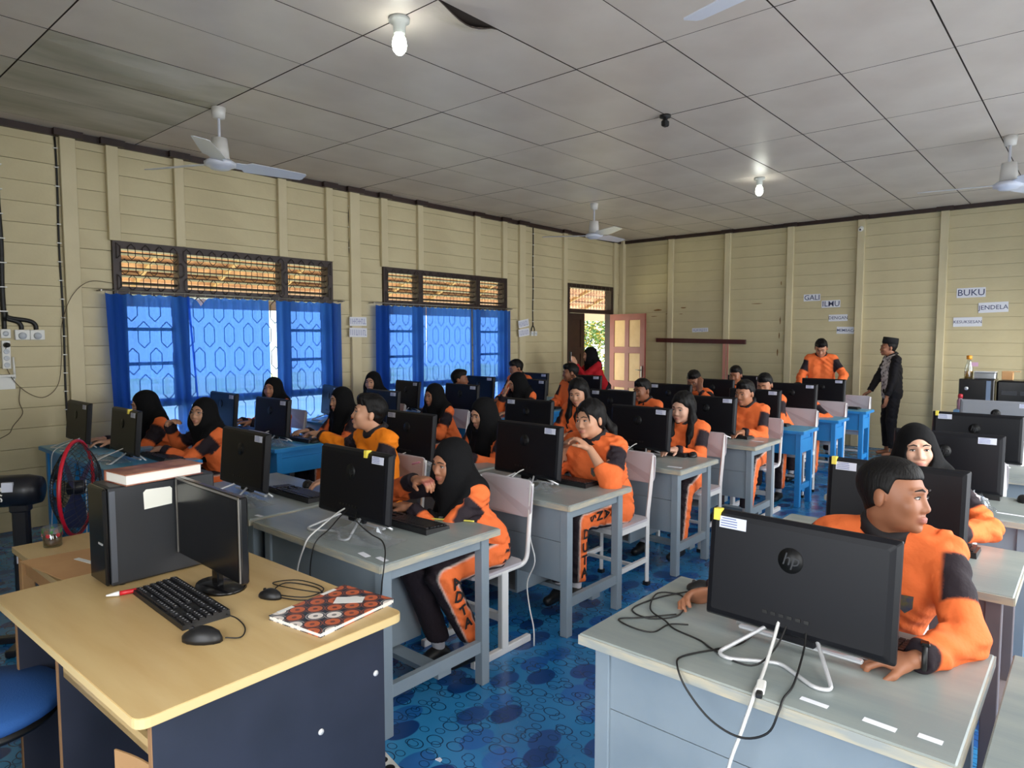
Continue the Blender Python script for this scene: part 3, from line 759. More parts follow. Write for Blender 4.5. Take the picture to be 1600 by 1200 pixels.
def make_desk(w, d, top, body, edge, label, style='grey', h=0.75):
    """origin at the front left floor corner (x to the right, y away from the camera side)"""
    t = thing('school_desk', label, 'desk')
    MB().bbox((w / 2, d / 2, h - 0.014), (w, d, 0.028), 0.004).build('desktop', top, t)
    MB().bx(0.0, w, -0.004, 0.002, h - 0.032, h - 0.004).build('edge_strip', edge, t)
    MB().bx(w - 0.002, w + 0.004, 0.002, d, h - 0.032, h - 0.004).build('edge_strip', edge, t)
    L = 0.05; i = 0.035
    for x in (i, w - i - L):
        for y in (i, d - i - L): MB().bbox((x + L / 2, y + L / 2, (h - 0.03) / 2), (L, L, h - 0.03), 0.003).build('leg', body, t)
    for x in (i + 0.01, w - i - L + 0.01):
        MB().bx(x, x + 0.028, i + L, d - i - L, h - 0.09, h - 0.03).build('apron', body, t)
        MB().bx(x, x + 0.03, i + L, d - i - L, 0.16, 0.215).build('stretcher', body, t)
    MB().bx(i + L, w - i - L, d - i - L + 0.01, d - i - L + 0.035, h - 0.09, h - 0.03).build('apron', body, t)
    MB().bx(i + 0.04, w - i - 0.04, d / 2 + 0.02, d / 2 + 0.1, 0.115, 0.14).build('stretcher', body, t)
    if style == 'grey':
        for a, c in ((h - 0.03, h - 0.225), (h - 0.228, h - 0.45)):
            MB().bx(i + L, w - i - L, i + 0.012, i + 0.026, c, a).build('front_panel', body, t)
        xp = w * 0.56
        MB().bx(xp, xp + 0.014, i + 0.03, d * 0.82, 0.15, h - 0.03).build('divider_panel', body, t)
        MB().bx(i + 0.04, i + 0.05, i + L, d * 0.82, 0.15, h - 0.1).build('side_panel', body, t)
        MB().bx(i + 0.051, xp, i + 0.03, d * 0.82, 0.15, 0.164).build('shelf', body, t)
    else:
        MB().bx(i + L, w - i - L, i + 0.012, i + 0.026, h - 0.24, h - 0.03).build('front_panel', body, t)
        MB().bx(i + 0.038, i + 0.046, i + L, d - i - L, h - 0.22, h - 0.09).build('side_panel', body, t)
        MB().bx(w - i - 0.046, w - i - 0.004, i + L, d - i - L, h - 0.22, h - 0.091).build('side_panel', body, t)
    return t
DESK = {}   # (col,row) -> (x0,x1,y0,y1)
DC = {'A': (-6.58, -5.78), 'B': (-5.76, -4.95), 'C': (-4.10, -3.13), 'D': (-3.09, -2.10), 'E': (-1.16, -0.19), 'F': (-0.15, 0.82)}
DY = {'A': [(1.60, 2.21), (2.79, 3.38), (3.97, 4.55), (5.07, 5.63), (6.3, 6.85), (7.45, 8.0)],
      'C': [(1.62, 2.32), (2.87, 3.50), (4.13, 4.72), (5.42, 6.0), (6.62, 7.06), (7.74, 8.14), (8.86, 9.24)],
      'E': [(1.64, 2.30), (2.86, 3.5), (4.05, 4.66), (5.27, 5.85), (6.5, 7.08)]}
DY['B'] = DY['A']; DY['D'] = DY['C']; DY['F'] = [(1.66, 2.34)]
_proto = {}
for c in 'ABCDEF':
    for r, (a, b_) in enumerate(DY[c]):
        blue = c in 'AB' or (c in 'CD' and r >= 4)
        w, d = DC[c][1] - DC[c][0], b_ - a
        sh = 'blue painted wooden desk' if blue else 'grey painted wooden desk'
        lb = sh + ', ' + where(c, r)
        if (c, r) == ('E', 0): lb = 'large worn grey desk closest to the camera at the right, cables hanging over its edge'
        if (c, r) == ('F', 0): lb = 'grey desk cut off by the lower right corner of the photo'
        key = (blue, round(w, 2), round(d, 2), (c, r) == ('E', 1))
        if key not in _proto:
            t = make_desk(w, d, M_BLUET if blue else M_GREYT, M_BLUE if blue else (M_BROWNG if (c, r) == ('E', 1) else M_GREY), M_BLUE if blue else M_GREYE, lb, 'blue' if blue else 'grey')
            t.location = (DC[c][0], a, 0); _proto[key] = t
        else: t = dup(_proto[key], (DC[c][0], a, 0), 0, lb)
        t['group'] = 'blue student desks' if blue else 'grey student desks'
        DESK[(c, r)] = (DC[c][0], DC[c][1], a, b_)

# ------------------------------------------------------------------ chairs
M_CHB = mat('mauve_chair_board', (184, 180, 186), 0.45, var=(176, 171, 178), vscale=3)
M_CHF = mat('white_chair_frame', (214, 214, 214), 0.35)
M_SCREW = mat('chair_screw', (92, 88, 90), 0.4, 0.6)
def make_chair(label, style):
    """faces -y, origin on the floor below the seat centre"""
    t = thing('school_chair', label, 'chair')
    MB().prism(rrect(0.40, 0.38, 0.05), -0.008, 0.008, None, (0, 0.0, 0.452)).build('seat', M_CHB, t)
    bk = MB(); n = 9; poly = rrect(0.40, 0.20, 0.045, 4); q = []
    for off in (0.0, 0.011):
        for x, z in poly: q.append((x, 0.235 + 0.03 - 0.6 * x * x + off + (z * 0.10), 0.775 + z))
    m_ = len(poly)
    bk.add(q, [tuple(range(m_)), tuple(reversed(range(m_, 2 * m_)))] + [(k, m_ + k, m_ + (k + 1) % m_, (k + 1) % m_) for k in range(m_)])
    b_ = bk.build('backrest', M_CHB, t)
    for sx in (-1, 1):
        for dz in (-0.055, 0.055):
            MB().lathe([(0.006, 0), (0.005, 0.002), (0, 0.003)], (sx * 0.165, 0.235 + 0.03 - 0.6 * 0.165 ** 2 + dz * 0.1 - 0.0005, 0.775 + dz), 8, 0, (0, -1, 0)).build('screw', M_SCREW, b_)
    if style == 'skid':
        for s in (-1, 1):
            x = s * 0.185
            pts = fillet([(x, -0.15, 0.435), (x, 0.22, 0.435), (x, 0.262, 0.86)], 0.06, 6)
            MB().tube(pts, 0.0125, 10).build('back_tube', M_CHF, t)
            MB().bbox((x, 0.03, 0.235), (0.035, 0.05, 0.41), 0.004).build('leg', M_CHF, t)
            MB().bbox((x, 0.02, 0.0185), (0.032, 0.44, 0.037), 0.004).build('skid', M_CHF, t)
        MB().bx(-0.17, 0.17, 0.015, 0.045, 0.17, 0.21).build('stretcher', M_CHF, t)
    else:
        k = 0.026
        for s in (-1, 1):
            x = s * 0.18
            MB().bbox((x, -0.155, 0.22), (k, k, 0.44), 0.003).build('leg', M_CHF, t)
            MB().tube(fillet([(x, 0.19, 0.0), (x, 0.19, 0.47), (x, 0.262, 0.86)], 0.04), 0.016, 4, sm=False).build('leg', M_CHF, t)
            MB().bx(x - 0.011, x + 0.011, -0.14, 0.18, 0.405, 0.443).build('seat_rail', M_CHF, t)
            MB().bx(x - 0.010, x + 0.010, -0.14, 0.18, 0.16, 0.19).build('stretcher', M_CHF, t)
            for y in (-0.155, 0.19): MB().bx(x - 0.018, x + 0.018, y - 0.018, y + 0.018, 0, 0.025).build('foot_cap', M_BLACKP, t)
        for y in (-0.155, 0.19): MB().bx(-0.168, 0.168, y - 0.01, y + 0.01, 0.405, 0.44).build('seat_rail', M_CHF, t)
        MB().bx(-0.17, 0.17, 0.01, 0.03, 0.165, 0.185).build('stretcher', M_CHF, t)
    return t
CX = {'A': -6.2, 'B': -5.33, 'C': -3.62, 'D': -2.44, 'E': -0.6}
CHAIR = {}
CO = {('A', 0): (-6.2, 2.52), ('B', 0): (-5.2, 2.52), ('C', 0): (-3.42, 2.60), ('D', 0): (-2.47, 2.52), ('E', 0): (-0.62, 2.55),
      ('D', 1): (-2.40, 3.72), ('E', 1): (-0.62, 3.77), ('C', 1): (-3.5, 3.74), ('B', 1): (-5.27, 3.66), ('A', 1): (-6.45, 3.64), ('B', 2): (-5.2, 4.80)}
_cp = {}
for c in 'ABCDE':
    for r, (a, b_) in enumerate(DY[c]):
        sk = 'skid' if (c, r) in (('D', 0), ('D', 3), ('B', 1), ('C', 0), ('C', 2)) else 'leg'
        p = CO.get((c, r), (CX[c], b_ + 0.22))
        lb = 'white framed chair with grey back, ' + where(c, r)
        if (c, r) == ('D', 0): lb = 'white cantilever chair on skids behind the girl with the raised hand, front row'
        if (c, r) == ('E', 0): lb = 'white framed chair under the boy looking to the right, front row'
        if sk not in _cp: t = make_chair(lb, sk); t.location = (*p, 0); _cp[sk] = t
        else: t = dup(_cp[sk], (*p, 0), 0, lb)
        t['group'] = 'student chairs'; CHAIR[(c, r)] = p

# ------------------------------------------------------------------ all-in-one computers
M_MON = mat('black_monitor_shell', (13, 14, 20), 0.42, bump=0.02, bscale=300, spec=0.25)
M_MONG = mat('silver_monitor_shell', (120, 124, 132), 0.4)
M_SCR = mat('screen', (12, 16, 30), 0.15, emit=((60, 110, 200), 0.25))
M_LOGO = mat('glossy_logo', (9, 10, 12), 0.45, spec=0.3)
M_LOGOL = mat('logo_letters', (28, 30, 35), 0.5)
M_STAND = mat('silver_stand', (208, 210, 214), 0.3, 0.4)
M_PORT = mat('port_black', (8, 8, 9), 0.4)
M_STICK = mat('asset_sticker', (206, 210, 226), 0.5)
M_STICKB = mat('sticker_print', (84, 96, 150), 0.6)
M_TAPE = mat('yellow_tape', (226, 206, 76), 0.5)
def make_monitor(label, shell=M_MON, tape=False, sticker='r'):
    """origin on the desk under the screen; back faces -y (towards the camera), screen faces +y"""
    t = thing('all_in_one_computer', label, 'monitor')
    w, h = 0.54, 0.325; tl = R(-5); rm_ = Matrix.Rotation(tl, 3, 'X')
    zc = 0.05 + h / 2
    def P(x, y, z): return rm_ @ Vector((x, y, z)) + Vector((0, 0, zc))
    # shell: flat back whose rim slopes to a thin edge
    s = MB(); vs = []
    for (ww, hh, y) in ((w, h, 0.012), (w, h, 0.0), (w - 0.02, h - 0.02, -0.018), (w - 0.05, h - 0.05, -0.022)):
        for x, z in rrect(ww, hh, 0.006, 2): vs.append(P(x, y, z))
    m_ = 12; fs = [tuple(reversed(range(m_)))[::-1], tuple(range(3 * m_, 4 * m_))[::-1]]
    for k in range(3):
        for q in range(m_): fs.append((k * m_ + q, k * m_ + (q + 1) % m_, (k + 1) * m_ + (q + 1) % m_, (k + 1) * m_ + q))
    body = s.add(vs, fs).build('shell', shell, t)
    sc = MB(); sc.box(P(0, 0.0125, 0.008), (w - 0.02, 0.002, h - 0.045), rm_); sc.build('screen', M_SCR, t)
    fo = rm_.to_4x4()
    yb = -0.0225
    lg = MB(); lg.lathe([(0.036, 0), (0.036, 0.0012), (0, 0.0012)], P(-0.01, yb, 0.055), 28, 0, rm_ @ Vector((0, -1, 0))); lo_ = lg.build('logo', M_LOGO, t)
    e_ = (fo @ Matrix.Rotation(R(90), 4, 'X')).to_euler()
    text('logo_letters', 'hp', 0.05, M_LOGOL, lo_, P(-0.01, yb - 0.0016, 0.057), e_, 0.0002, 0.0, 0.25)
    pv = MB()
    for k in range(6): pv.box(P(-0.075 + k * 0.024, yb - 0.0003, -0.105), (0.014, 0.003, 0.009), rm_)
    pv.build('ports', M_PORT, t, kind='stuff')
    sx = 0.19 if sticker == 'r' else -0.19
    sk = MB(); sk.box(P(sx, yb + 0.0005, 0.128), (0.085, 0.0016, 0.034), rm_); so = sk.build('asset_sticker', M_STICK, t)
    pr = MB()
    for k in range(4): pr.box(P(sx - 0.012, yb - 0.0006, 0.14 - 0.0075 * k), (0.052 if k else 0.045, 0.0008, 0.0025), rm_)
    pr.build('sticker_print', M_STICKB, so)
    if tape:
        ta = MB(); ta.box(P(sx - 0.05 if sticker == 'l' else sx - 0.085, yb + 0.006, 0.149), (0.018, 0.03, 0.034), rm_); ta.build('tape', M_TAPE, t)
    # bent wire stand
    st = MB()
    pts = fillet([(-0.20, 0.06, 0.012), (-0.06, 0.03, 0.062), (-0.055, 0.005, 0.075), (-0.16, -0.16, 0.006), (-0.12, -0.175, 0.006), (0.0, -0.10, 0.006), (0.12, -0.175, 0.006), (0.16, -0.16, 0.006), (0.055, 0.005, 0.075), (0.06, 0.03, 0.062), (0.20, 0.06, 0.012)], 0.03, 5)
    st.tube(pts, 0.0058, 8); st.build('wire_stand', M_STAND, t)
    fb = MB(); fb.bbox((0, 0.03, 0.018), (0.36, 0.02, 0.012), 0.004); fb.build('foot_bar', M_STAND, t)
    MB().bbox((0, 0.012, 0.05), (0.12, 0.03, 0.05), 0.006).build('hinge', shell, t)
    return t
MX = {'A': -6.24, 'B': -5.35, 'C': -3.63, 'D': -2.62, 'E': -0.625}
MY = {'A': [1.80, 3.0, 4.18, 5.25, 6.5, 7.65], 'B': [1.84, 3.0, 4.18, 5.28, 6.5, 7.65], 'C': [1.86, 3.07, 4.37, 5.66, 6.85, 7.98, 9.0], 'D': [1.88, 3.15, 4.48, 5.65, 6.72, 7.85, 8.95], 'E': [1.94, 3.13, 4.38, 5.56, 6.78]}
TAPE = {('D', 0), ('E', 0), ('E', 1), ('E', 3), ('B', 0)}
LEFT = {('E', 0), ('E', 1), ('E', 3), ('C', 1), ('C', 2), ('C', 3), ('C', 4), ('C', 5)}
_mp = {}
MONW = 0.525 / 0.54
for c in 'ABCDE':
    for r, y in enumerate(MY[c]):
        if (c, r) in (('D', 6),): pass
        lb = 'black flat computer monitor seen from behind, ' + where(c, r)
        sh = M_MON
        if (c, r) == ('E', 4): sh = M_MONG; lb = 'silver grey computer monitor at the right edge, fifth row from the front'
        if (c, r) == ('E', 0): lb = 'black computer monitor with yellow tape on the large desk nearest the camera'
        if (c, r) == ('A', 2): lb = 'black computer monitor by the curtains, third row from the front, glancing light'
        key = (sh.name, (c, r) in TAPE, (c, r) in LEFT)
        loc = (MX[c], y, 0.75)
        if key not in _mp: t = make_monitor(lb, sh, key[1], 'l' if key[2] else 'r'); t.location = loc; _mp[key] = t
        else: t = dup(_mp[key], loc, 0, lb)
        t['group'] = 'student computers'
        rz = {('A', 2): R(-16), ('B', 5): R(6), ('A', 3): R(-8), ('B', 4): R(-6)}.get((c, r), R(random.uniform(-1.5, 1.5)))
        t.rotation_euler = (0, 0, rz); t.scale = (0.97, 1, 1)

# ------------------------------------------------------------------ keyboards and mice
M_KB = mat('keyboard_black', (20, 20, 22), 0.45)
M_KEY = mat('key_black', (30, 30, 33), 0.4)
M_KEYL = mat('key_legend', (150, 150, 154), 0.6)
def make_keyboard(label, legends=False):
    """origin on the desk, long side along x, typist on +y"""
    t = thing('keyboard', label, 'keyboard')
    vs = [(-0.22, 0.075, 0.0), (0.22, 0.075, 0), (0.22, -0.075, 0), (-0.22, -0.075, 0), (-0.218, 0.073, 0.014), (0.218, 0.073, 0.014), (0.218, -0.073, 0.024), (-0.218, -0.073, 0.024)]
    MB().add(vs, [(0, 1, 2, 3), (4, 7, 6, 5), (0, 4, 5, 1), (1, 5, 6, 2), (2, 6, 7, 3), (3, 7, 4, 0)]).build('case', M_KB, t)
    k = MB(); g = MB(); rn = random.Random(3)
    for row in range(6):
        y = 0.058 - row * 0.0215 - (0.006 if row == 5 else 0); z = 0.015 + (0.073 - y) * 0.0685
        x = -0.208
        cells = [15, 15, 14, 13, 11, 8]
        for blk, x0, n_ in (('m', 0.208, 15), ('n', -0.078, 3), ('p', -0.148, 4)):
            for q in range(n_):
                if blk == 'n' and row in (1, 3): continue
                cx_ = x0 - 0.009 - q * (0.0185)
                wk = 0.0155
                if blk == 'm' and row == 0 and 3 < q < 9:
                    if q != 6: continue
                    wk = 0.09
                k.box((cx_, y, z + 0.003), (wk, 0.016, 0.006))
                if legends: g.box((cx_ + rn.uniform(-0.002, 0.002), y - 0.002, z + 0.0062), (0.005, 0.0045, 0.0004))
    k.build('keys', M_KEY, t, kind='stuff')
    if legends: g.build('key_legends', M_KEYL, t, kind='stuff')
    return t
def make_mouse(label):
    t = thing('computer_mouse', label, 'mouse')
    mb = MB(); n = 14; vs = []; fs = []
    rows = [(1.0, 0.0), (1.0, 0.010), (0.88, 0.024), (0.6, 0.033), (0.25, 0.037)]
    for f_, z in rows:
        for q in range(n):
            a = 2 * math.pi * q / n; x = 0.031 * math.cos(a) * f_ * (1 - 0.12 * math.sin(a)); y = 0.056 * math.sin(a) * f_
            vs.append((x, y, z - (0.006 if f_ < 1 and y < -0.02 else 0)))
    for r_ in range(len(rows) - 1):
        for q in range(n): fs.append((r_ * n + q, r_ * n + (q + 1) % n, (r_ + 1) * n + (q + 1) % n, (r_ + 1) * n + q))
    fs += [tuple(reversed(range(n))), tuple(range((len(rows) - 1) * n, len(rows) * n))]
    mb.add(vs, fs, 0, True).build('shell', M_KB, t)
    MB().lathe([(0.007, -0.003), (0.007, 0.003)], (0, -0.03, 0.029), 10, 0, (1, 0, 0)).build('wheel', M_KEY, t)
    return t
_kp = make_keyboard('black keyboard behind the monitor, ' + where('D', 0)); 
_mo = make_mouse('black mouse beside the keyboard, ' + where('C', 0))
first = True
for c in 'ABCDE':
    for r, y in enumerate(MY[c]):
        if (c, r) in (('E', 3), ('E', 4), ('A', 5), ('C', 6)): continue
        x = MX[c] + {('D', 0): 0.13, ('C', 0): 0.22, ('B', 1): 0.12, ('D', 1): 0.13, ('D', 2): 0.1, ('D', 3): 0.1, ('B', 0): 0.12, ('E', 2): 0.02, ('D', 6): 0.16}.get((c, r), 0.06)
        loc = (x, y + 0.20, 0.7505); lb = 'black keyboard behind the monitor, ' + where(c, r)
        if first: t = _kp; t.location = loc; t['label'] = lb; first = False
        else: t = dup(_kp, loc, R(random.uniform(-4, 4)), lb)
        t['group'] = 'student keyboards'
_mo.location = (-3.57, 2.22, 0.7505); _mo.rotation_euler = (0, 0, R(60)); _mo['group'] = 'student mice'
dup(_mo, (-1.03, 2.21, 0.7505), R(-70), 'black mouse at the back left of the desk nearest the camera', 'student mice')
for c, r in (('E', 2), ('D', 2), ('B', 1)): dup(_mo, (MX[c] + 0.34, MY[c][r] + 0.2, 0.7505), R(10), 'black mouse beside the keyboard, ' + where(c, r), 'student mice')
# ------------------------------------------------------------------ implicit surfaces for bodies, clothes and hair
def V3(*a): return np.array(a, dtype=np.float64)
def unit(v): v = np.asarray(v, float); return v / (np.linalg.norm(v) + 1e-12)
class Field:
    def __init__(s, lo, hi, h, fine=()):
        s.ax = []
        for k in range(3):
            iv = sorted([(max(f[0][k], lo[k]), min(f[1][k], hi[k]), f[2]) for f in fine if f[1][k] > lo[k] and f[0][k] < hi[k]])
            pts = [lo[k]]
            while pts[-1] < hi[k]:
                x = pts[-1]; st = h
                for a, b, hf in iv:
                    if a - h <= x <= b: st = min(st, hf)
                pts.append(x + st)
            s.ax.append(np.array(pts))
        s.D = np.full([len(a) for a in s.ax], 1.0, np.float32)
    def _sub(s, lo, hi):
        sl = []
        for k in range(3):
            i0 = max(0, np.searchsorted(s.ax[k], lo[k]) - 1); i1 = min(len(s.ax[k]), np.searchsorted(s.ax[k], hi[k]) + 1)
            if i1 - i0 < 1: return None, None
            sl.append(slice(i0, i1))
        g = np.meshgrid(*[s.ax[k][sl[k]] for k in range(3)], indexing='ij')
        return tuple(sl), np.stack(g, -1)
    def add(s, fn, lo, hi, k=0.02):
        sl, P = s._sub(np.asarray(lo) - k - 0.03, np.asarray(hi) + k + 0.03)
        if sl is None: return
        d = fn(P); a = s.D[sl]
        hh = np.maximum(k - np.abs(a - d), 0) / k
        s.D[sl] = np.minimum(a, d) - hh * hh * k * 0.25
    def sub(s, fn, lo, hi, k=0.01):
        sl, P = s._sub(np.asarray(lo) - k, np.asarray(hi) + k)
        if sl is None: return
        d = -fn(P); a = s.D[sl]
        hh = np.maximum(k - np.abs(a - d), 0) / k
        s.D[sl] = np.maximum(a, d) + hh * hh * k * 0.25
    def cone(s, a, b, ra, rb, k=0.02, flat=None):
        """tapered capsule; flat = (axis vector, factor) squeezes it along a direction"""
        a = np.asarray(a, float); b = np.asarray(b, float); r = max(ra, rb)
        def fn(P):
            ab = b - a; q = P - a; t = np.clip((q @ ab) / (ab @ ab + 1e-12), 0, 1)
            w = q - t[..., None] * ab
            if flat is not None:
                n = flat[0]; c = w @ n; w = w + (c * (1 / flat[1] - 1))[..., None] * n
                return (np.sqrt((w * w).sum(-1)) - (ra + (rb - ra) * t)) * (0.5 + 0.5 * flat[1])
            return np.sqrt((w * w).sum(-1)) - (ra + (rb - ra) * t)
        s.add(fn, np.minimum(a, b) - r, np.maximum(a, b) + r, k)
    def ell(s, c, r, Rm=None, k=0.02, neg=False):
        c = np.asarray(c, float); r = np.asarray(r, float); rm = float(max(r))
        def fn(P):
            q = P - c
            if Rm is not None: q = q @ Rm
            k0 = np.sqrt(((q / r) ** 2).sum(-1)); k1 = np.sqrt(((q / (r * r)) ** 2).sum(-1)) + 1e-9
            return k0 * (k0 - 1) / k1
        (s.sub if neg else s.add)(fn, c - rm, c + rm, k)
    def wrinkle(s, amp, fn):
        m = np.abs(s.D) < 0.035
        idx = np.argwhere(m)
        P = np.stack([s.ax[k][idx[:, k]] for k in range(3)], -1)
        s.D[m] += amp * fn(P).astype(np.float32)
    def surface(s, smooth=1):
        D = s.D; S = D < 0; ax = s.ax
        c = S[:-1, :-1, :-1].astype(np.int8)
        tot = np.zeros(c.shape, np.int8)
        for i in (0, 1):
            for j in (0, 1):
                for k in (0, 1): tot += S[i:S.shape[0] - 1 + i, j:S.shape[1] - 1 + j, k:S.shape[2] - 1 + k]
        act = (tot > 0) & (tot < 8); cell = np.argwhere(act)
        num = np.full(act.shape, -1, np.int64); num[act] = np.arange(len(cell))
        acc = np.zeros((len(cell), 3)); cnt = np.zeros(len(cell))
        ed = []
        for d in range(3):
            o = [k for k in range(3) if k != d]
            for p in (0, 1):
                for q in (0, 1):
                    a = [0, 0, 0]; a[o[0]] = p; a[o[1]] = q; b = list(a); b[d] = 1; ed.append((a, b, d))
        for a, b, d in ed:
            ia = cell + a; ib = cell + b
            va = D[ia[:, 0], ia[:, 1], ia[:, 2]]; vb = D[ib[:, 0], ib[:, 1], ib[:, 2]]
            m = (va < 0) != (vb < 0); t = np.where(m, va / np.where(m, va - vb, 1), 0)
            for k in range(3):
                pa = ax[k][ia[:, k]]
                acc[:, k] += np.where(m, pa + (t * (ax[k][ib[:, k]] - pa) if k == d else 0), 0)
            cnt += m
        V = acc / np.maximum(cnt, 1)[:, None]
        F = []
        for d in range(3):
            o = [(d + 1) % 3, (d + 2) % 3]
            sl0 = [slice(None)] * 3; sl1 = [slice(None)] * 3
            sl0[d] = slice(0, -1); sl1[d] = slice(1, None)
            for k in o: sl0[k] = slice(1, -1); sl1[k] = slice(1, -1)
            A = S[tuple(sl0)]; B = S[tuple(sl1)]
            e = np.argwhere(A != B)
            if not len(e): continue
            off = np.zeros(3, int); off[o[0]] = 1; off[o[1]] = 1
            g = e + off; ins = A[e[:, 0], e[:, 1], e[:, 2]]
            def cl(u, v):
                q = g.copy(); q[:, o[0]] -= u; q[:, o[1]] -= v; return num[q[:, 0], q[:, 1], q[:, 2]]
            Q = np.stack([cl(1, 1), cl(0, 1), cl(0, 0), cl(1, 0)], -1)
            Q[~ins] = Q[~ins][:, ::-1]
            F.append(Q)
        F = np.concatenate(F); F = F[(F >= 0).all(1)]
        for _ in range(smooth):
            acc = np.zeros_like(V); n = np.zeros(len(V))
            for a, b in ((0, 1), (1, 2), (2, 3), (3, 0)):
                np.add.at(acc, F[:, a], V[F[:, b]]); np.add.at(n, F[:, a], 1)
                np.add.at(acc, F[:, b], V[F[:, a]]); np.add.at(n, F[:, b], 1)
            V = V * 0.5 + 0.5 * acc / np.maximum(n, 1)[:, None]
        return V, F
def mesh_np(name, V, F, m, cols=None, mats=None):
    me = bpy.data.meshes.new(name); me.vertices.add(len(V)); me.vertices.foreach_set('co', V.astype(np.float32).ravel())
    me.loops.add(F.size); me.loops.foreach_set('vertex_index', F.astype(np.int32).ravel())
    me.polygons.add(len(F)); me.polygons.foreach_set('loop_start', np.arange(0, F.size, 4, dtype=np.int32))
    me.polygons.foreach_set('use_smooth', np.ones(len(F), bool))
    me.update(calc_edges=True)
    if cols is not None:
        a = me.color_attributes.new('tint', 'FLOAT_COLOR', 'POINT')
        a.data.foreach_set('color', np.concatenate([cols, np.ones((len(cols), 1))], 1).astype(np.float32).ravel())
    me.materials.append(m)
    return me
def rot3(yaw, pitch=0.0, roll=0.0):
    return np.array(Matrix.Rotation(yaw, 3, 'Z') @ Matrix.Rotation(pitch, 3, 'X') @ Matrix.Rotation(roll, 3, 'Y'))
def ik(a, b, l1, l2, pole):
    a, b = np.asarray(a, float), np.asarray(b, float); d = b - a; L = np.linalg.norm(d); mx = (l1 + l2) * 0.995
    if L > mx: b = a + d / L * mx; d = b - a; L = mx
    x = (l1 * l1 - l2 * l2 + L * L) / (2 * L); hgt = math.sqrt(max(l1 * l1 - x * x, 0))
    n = d / L; p = np.asarray(pole, float); p = unit(p - n * (p @ n))
    return a + n * x + p * hgt, b

M_SKIN = mat('skin', (170, 120, 90), 0.5, attr='tint')
M_CLOTH = mat('jersey_cloth', (240, 110, 40), 0.78, attr='tint', bump=0.6, bscale=11, spec=0.25, bdist=0.03)
M_HAIR = mat('black_hair', (12, 10, 10), 0.55, bump=0.4, bscale=120, stretch=(1, 1, 0.15), spec=0.22)
M_HIJAB = mat('black_headscarf', (11, 11, 13), 0.85, spec=0.2, bump=0.4, bscale=9, bdist=0.03)
M_EYEW = mat('eye_white', (196, 186, 180), 0.25)
M_IRIS = mat('iris', (24, 16, 12), 0.15)
M_BROW = mat('eyebrow', (26, 20, 18), 0.8)
M_COLLAR = mat('collar_black', (26, 22, 26), 0.75)
M_SHOEB = mat('black_shoe', (16, 16, 17), 0.5)
M_SOCK = mat('white_sock', (206, 204, 210), 0.8)
M_WHITES = mat('white_letters', (226, 222, 216), 0.7)
M_BLACKL = mat('black_letters', (20, 16, 16), 0.7)
ORANGE = lin((238, 116, 60)); ORANGE2 = lin((246, 136, 26)); DARK = lin((40, 32, 38)); BLACK = lin((22, 20, 24)); WHITE = lin((226, 220, 212))

def hand(F, w, fd, pn, side, curl=0.5, spread=0.9, sc=1.0):
    """w wrist, fd finger direction, pn palm normal, side +1 when the thumb lies along +cross(fd,pn)"""
    fd = unit(fd); pn = np.asarray(pn, float); pn = unit(pn - fd * (pn @ fd)); wd = np.cross(fd, pn) * side
    Rm = np.stack([fd, wd, pn], 1)
    F.ell(w + fd * 0.045 * sc, V3(0.054, 0.040, 0.017) * sc, Rm, 0.012)
    F.ell(w + fd * 0.03 * sc + wd * 0.02 * sc + pn * 0.008, V3(0.03, 0.02, 0.017) * sc, Rm, 0.012)
    for q, (o, L) in enumerate(((0.029, 0.072), (0.010, 0.080), (-0.010, 0.075), (-0.028, 0.060))):
        p = w + fd * (0.084 - abs(q - 1.2) * 0.004) * sc + wd * o * sc * spread; a = curl * 0.55 + q * 0.05; d0 = fd + wd * o * 3 * (spread - 0.75)
        for s_, (fl, r0, r1) in enumerate(((0.44, 0.0092, 0.0086), (0.32, 0.0086, 0.008), (0.24, 0.008, 0.0068))):
            d = unit(d0 * math.cos(a) + pn * math.sin(a)); e = p + d * L * fl * sc
            F.cone(p, e, r0 * sc, r1 * sc, 0.0045); p = e; a += curl * (0.95 if s_ == 0 else 0.6)
    p = w + fd * 0.022 * sc + wd * 0.03 * sc + pn * 0.006
    d = unit(fd * 0.75 + wd * 0.6 + pn * 0.35); e = p + d * 0.04 * sc; F.cone(p, e, 0.012 * sc, 0.0105 * sc, 0.01)
    d = unit(fd * 0.9 + wd * 0.2 + pn * (0.3 + 0.3 * curl)); F.cone(e, e + d * 0.032 * sc, 0.0105 * sc, 0.0082 * sc, 0.006)

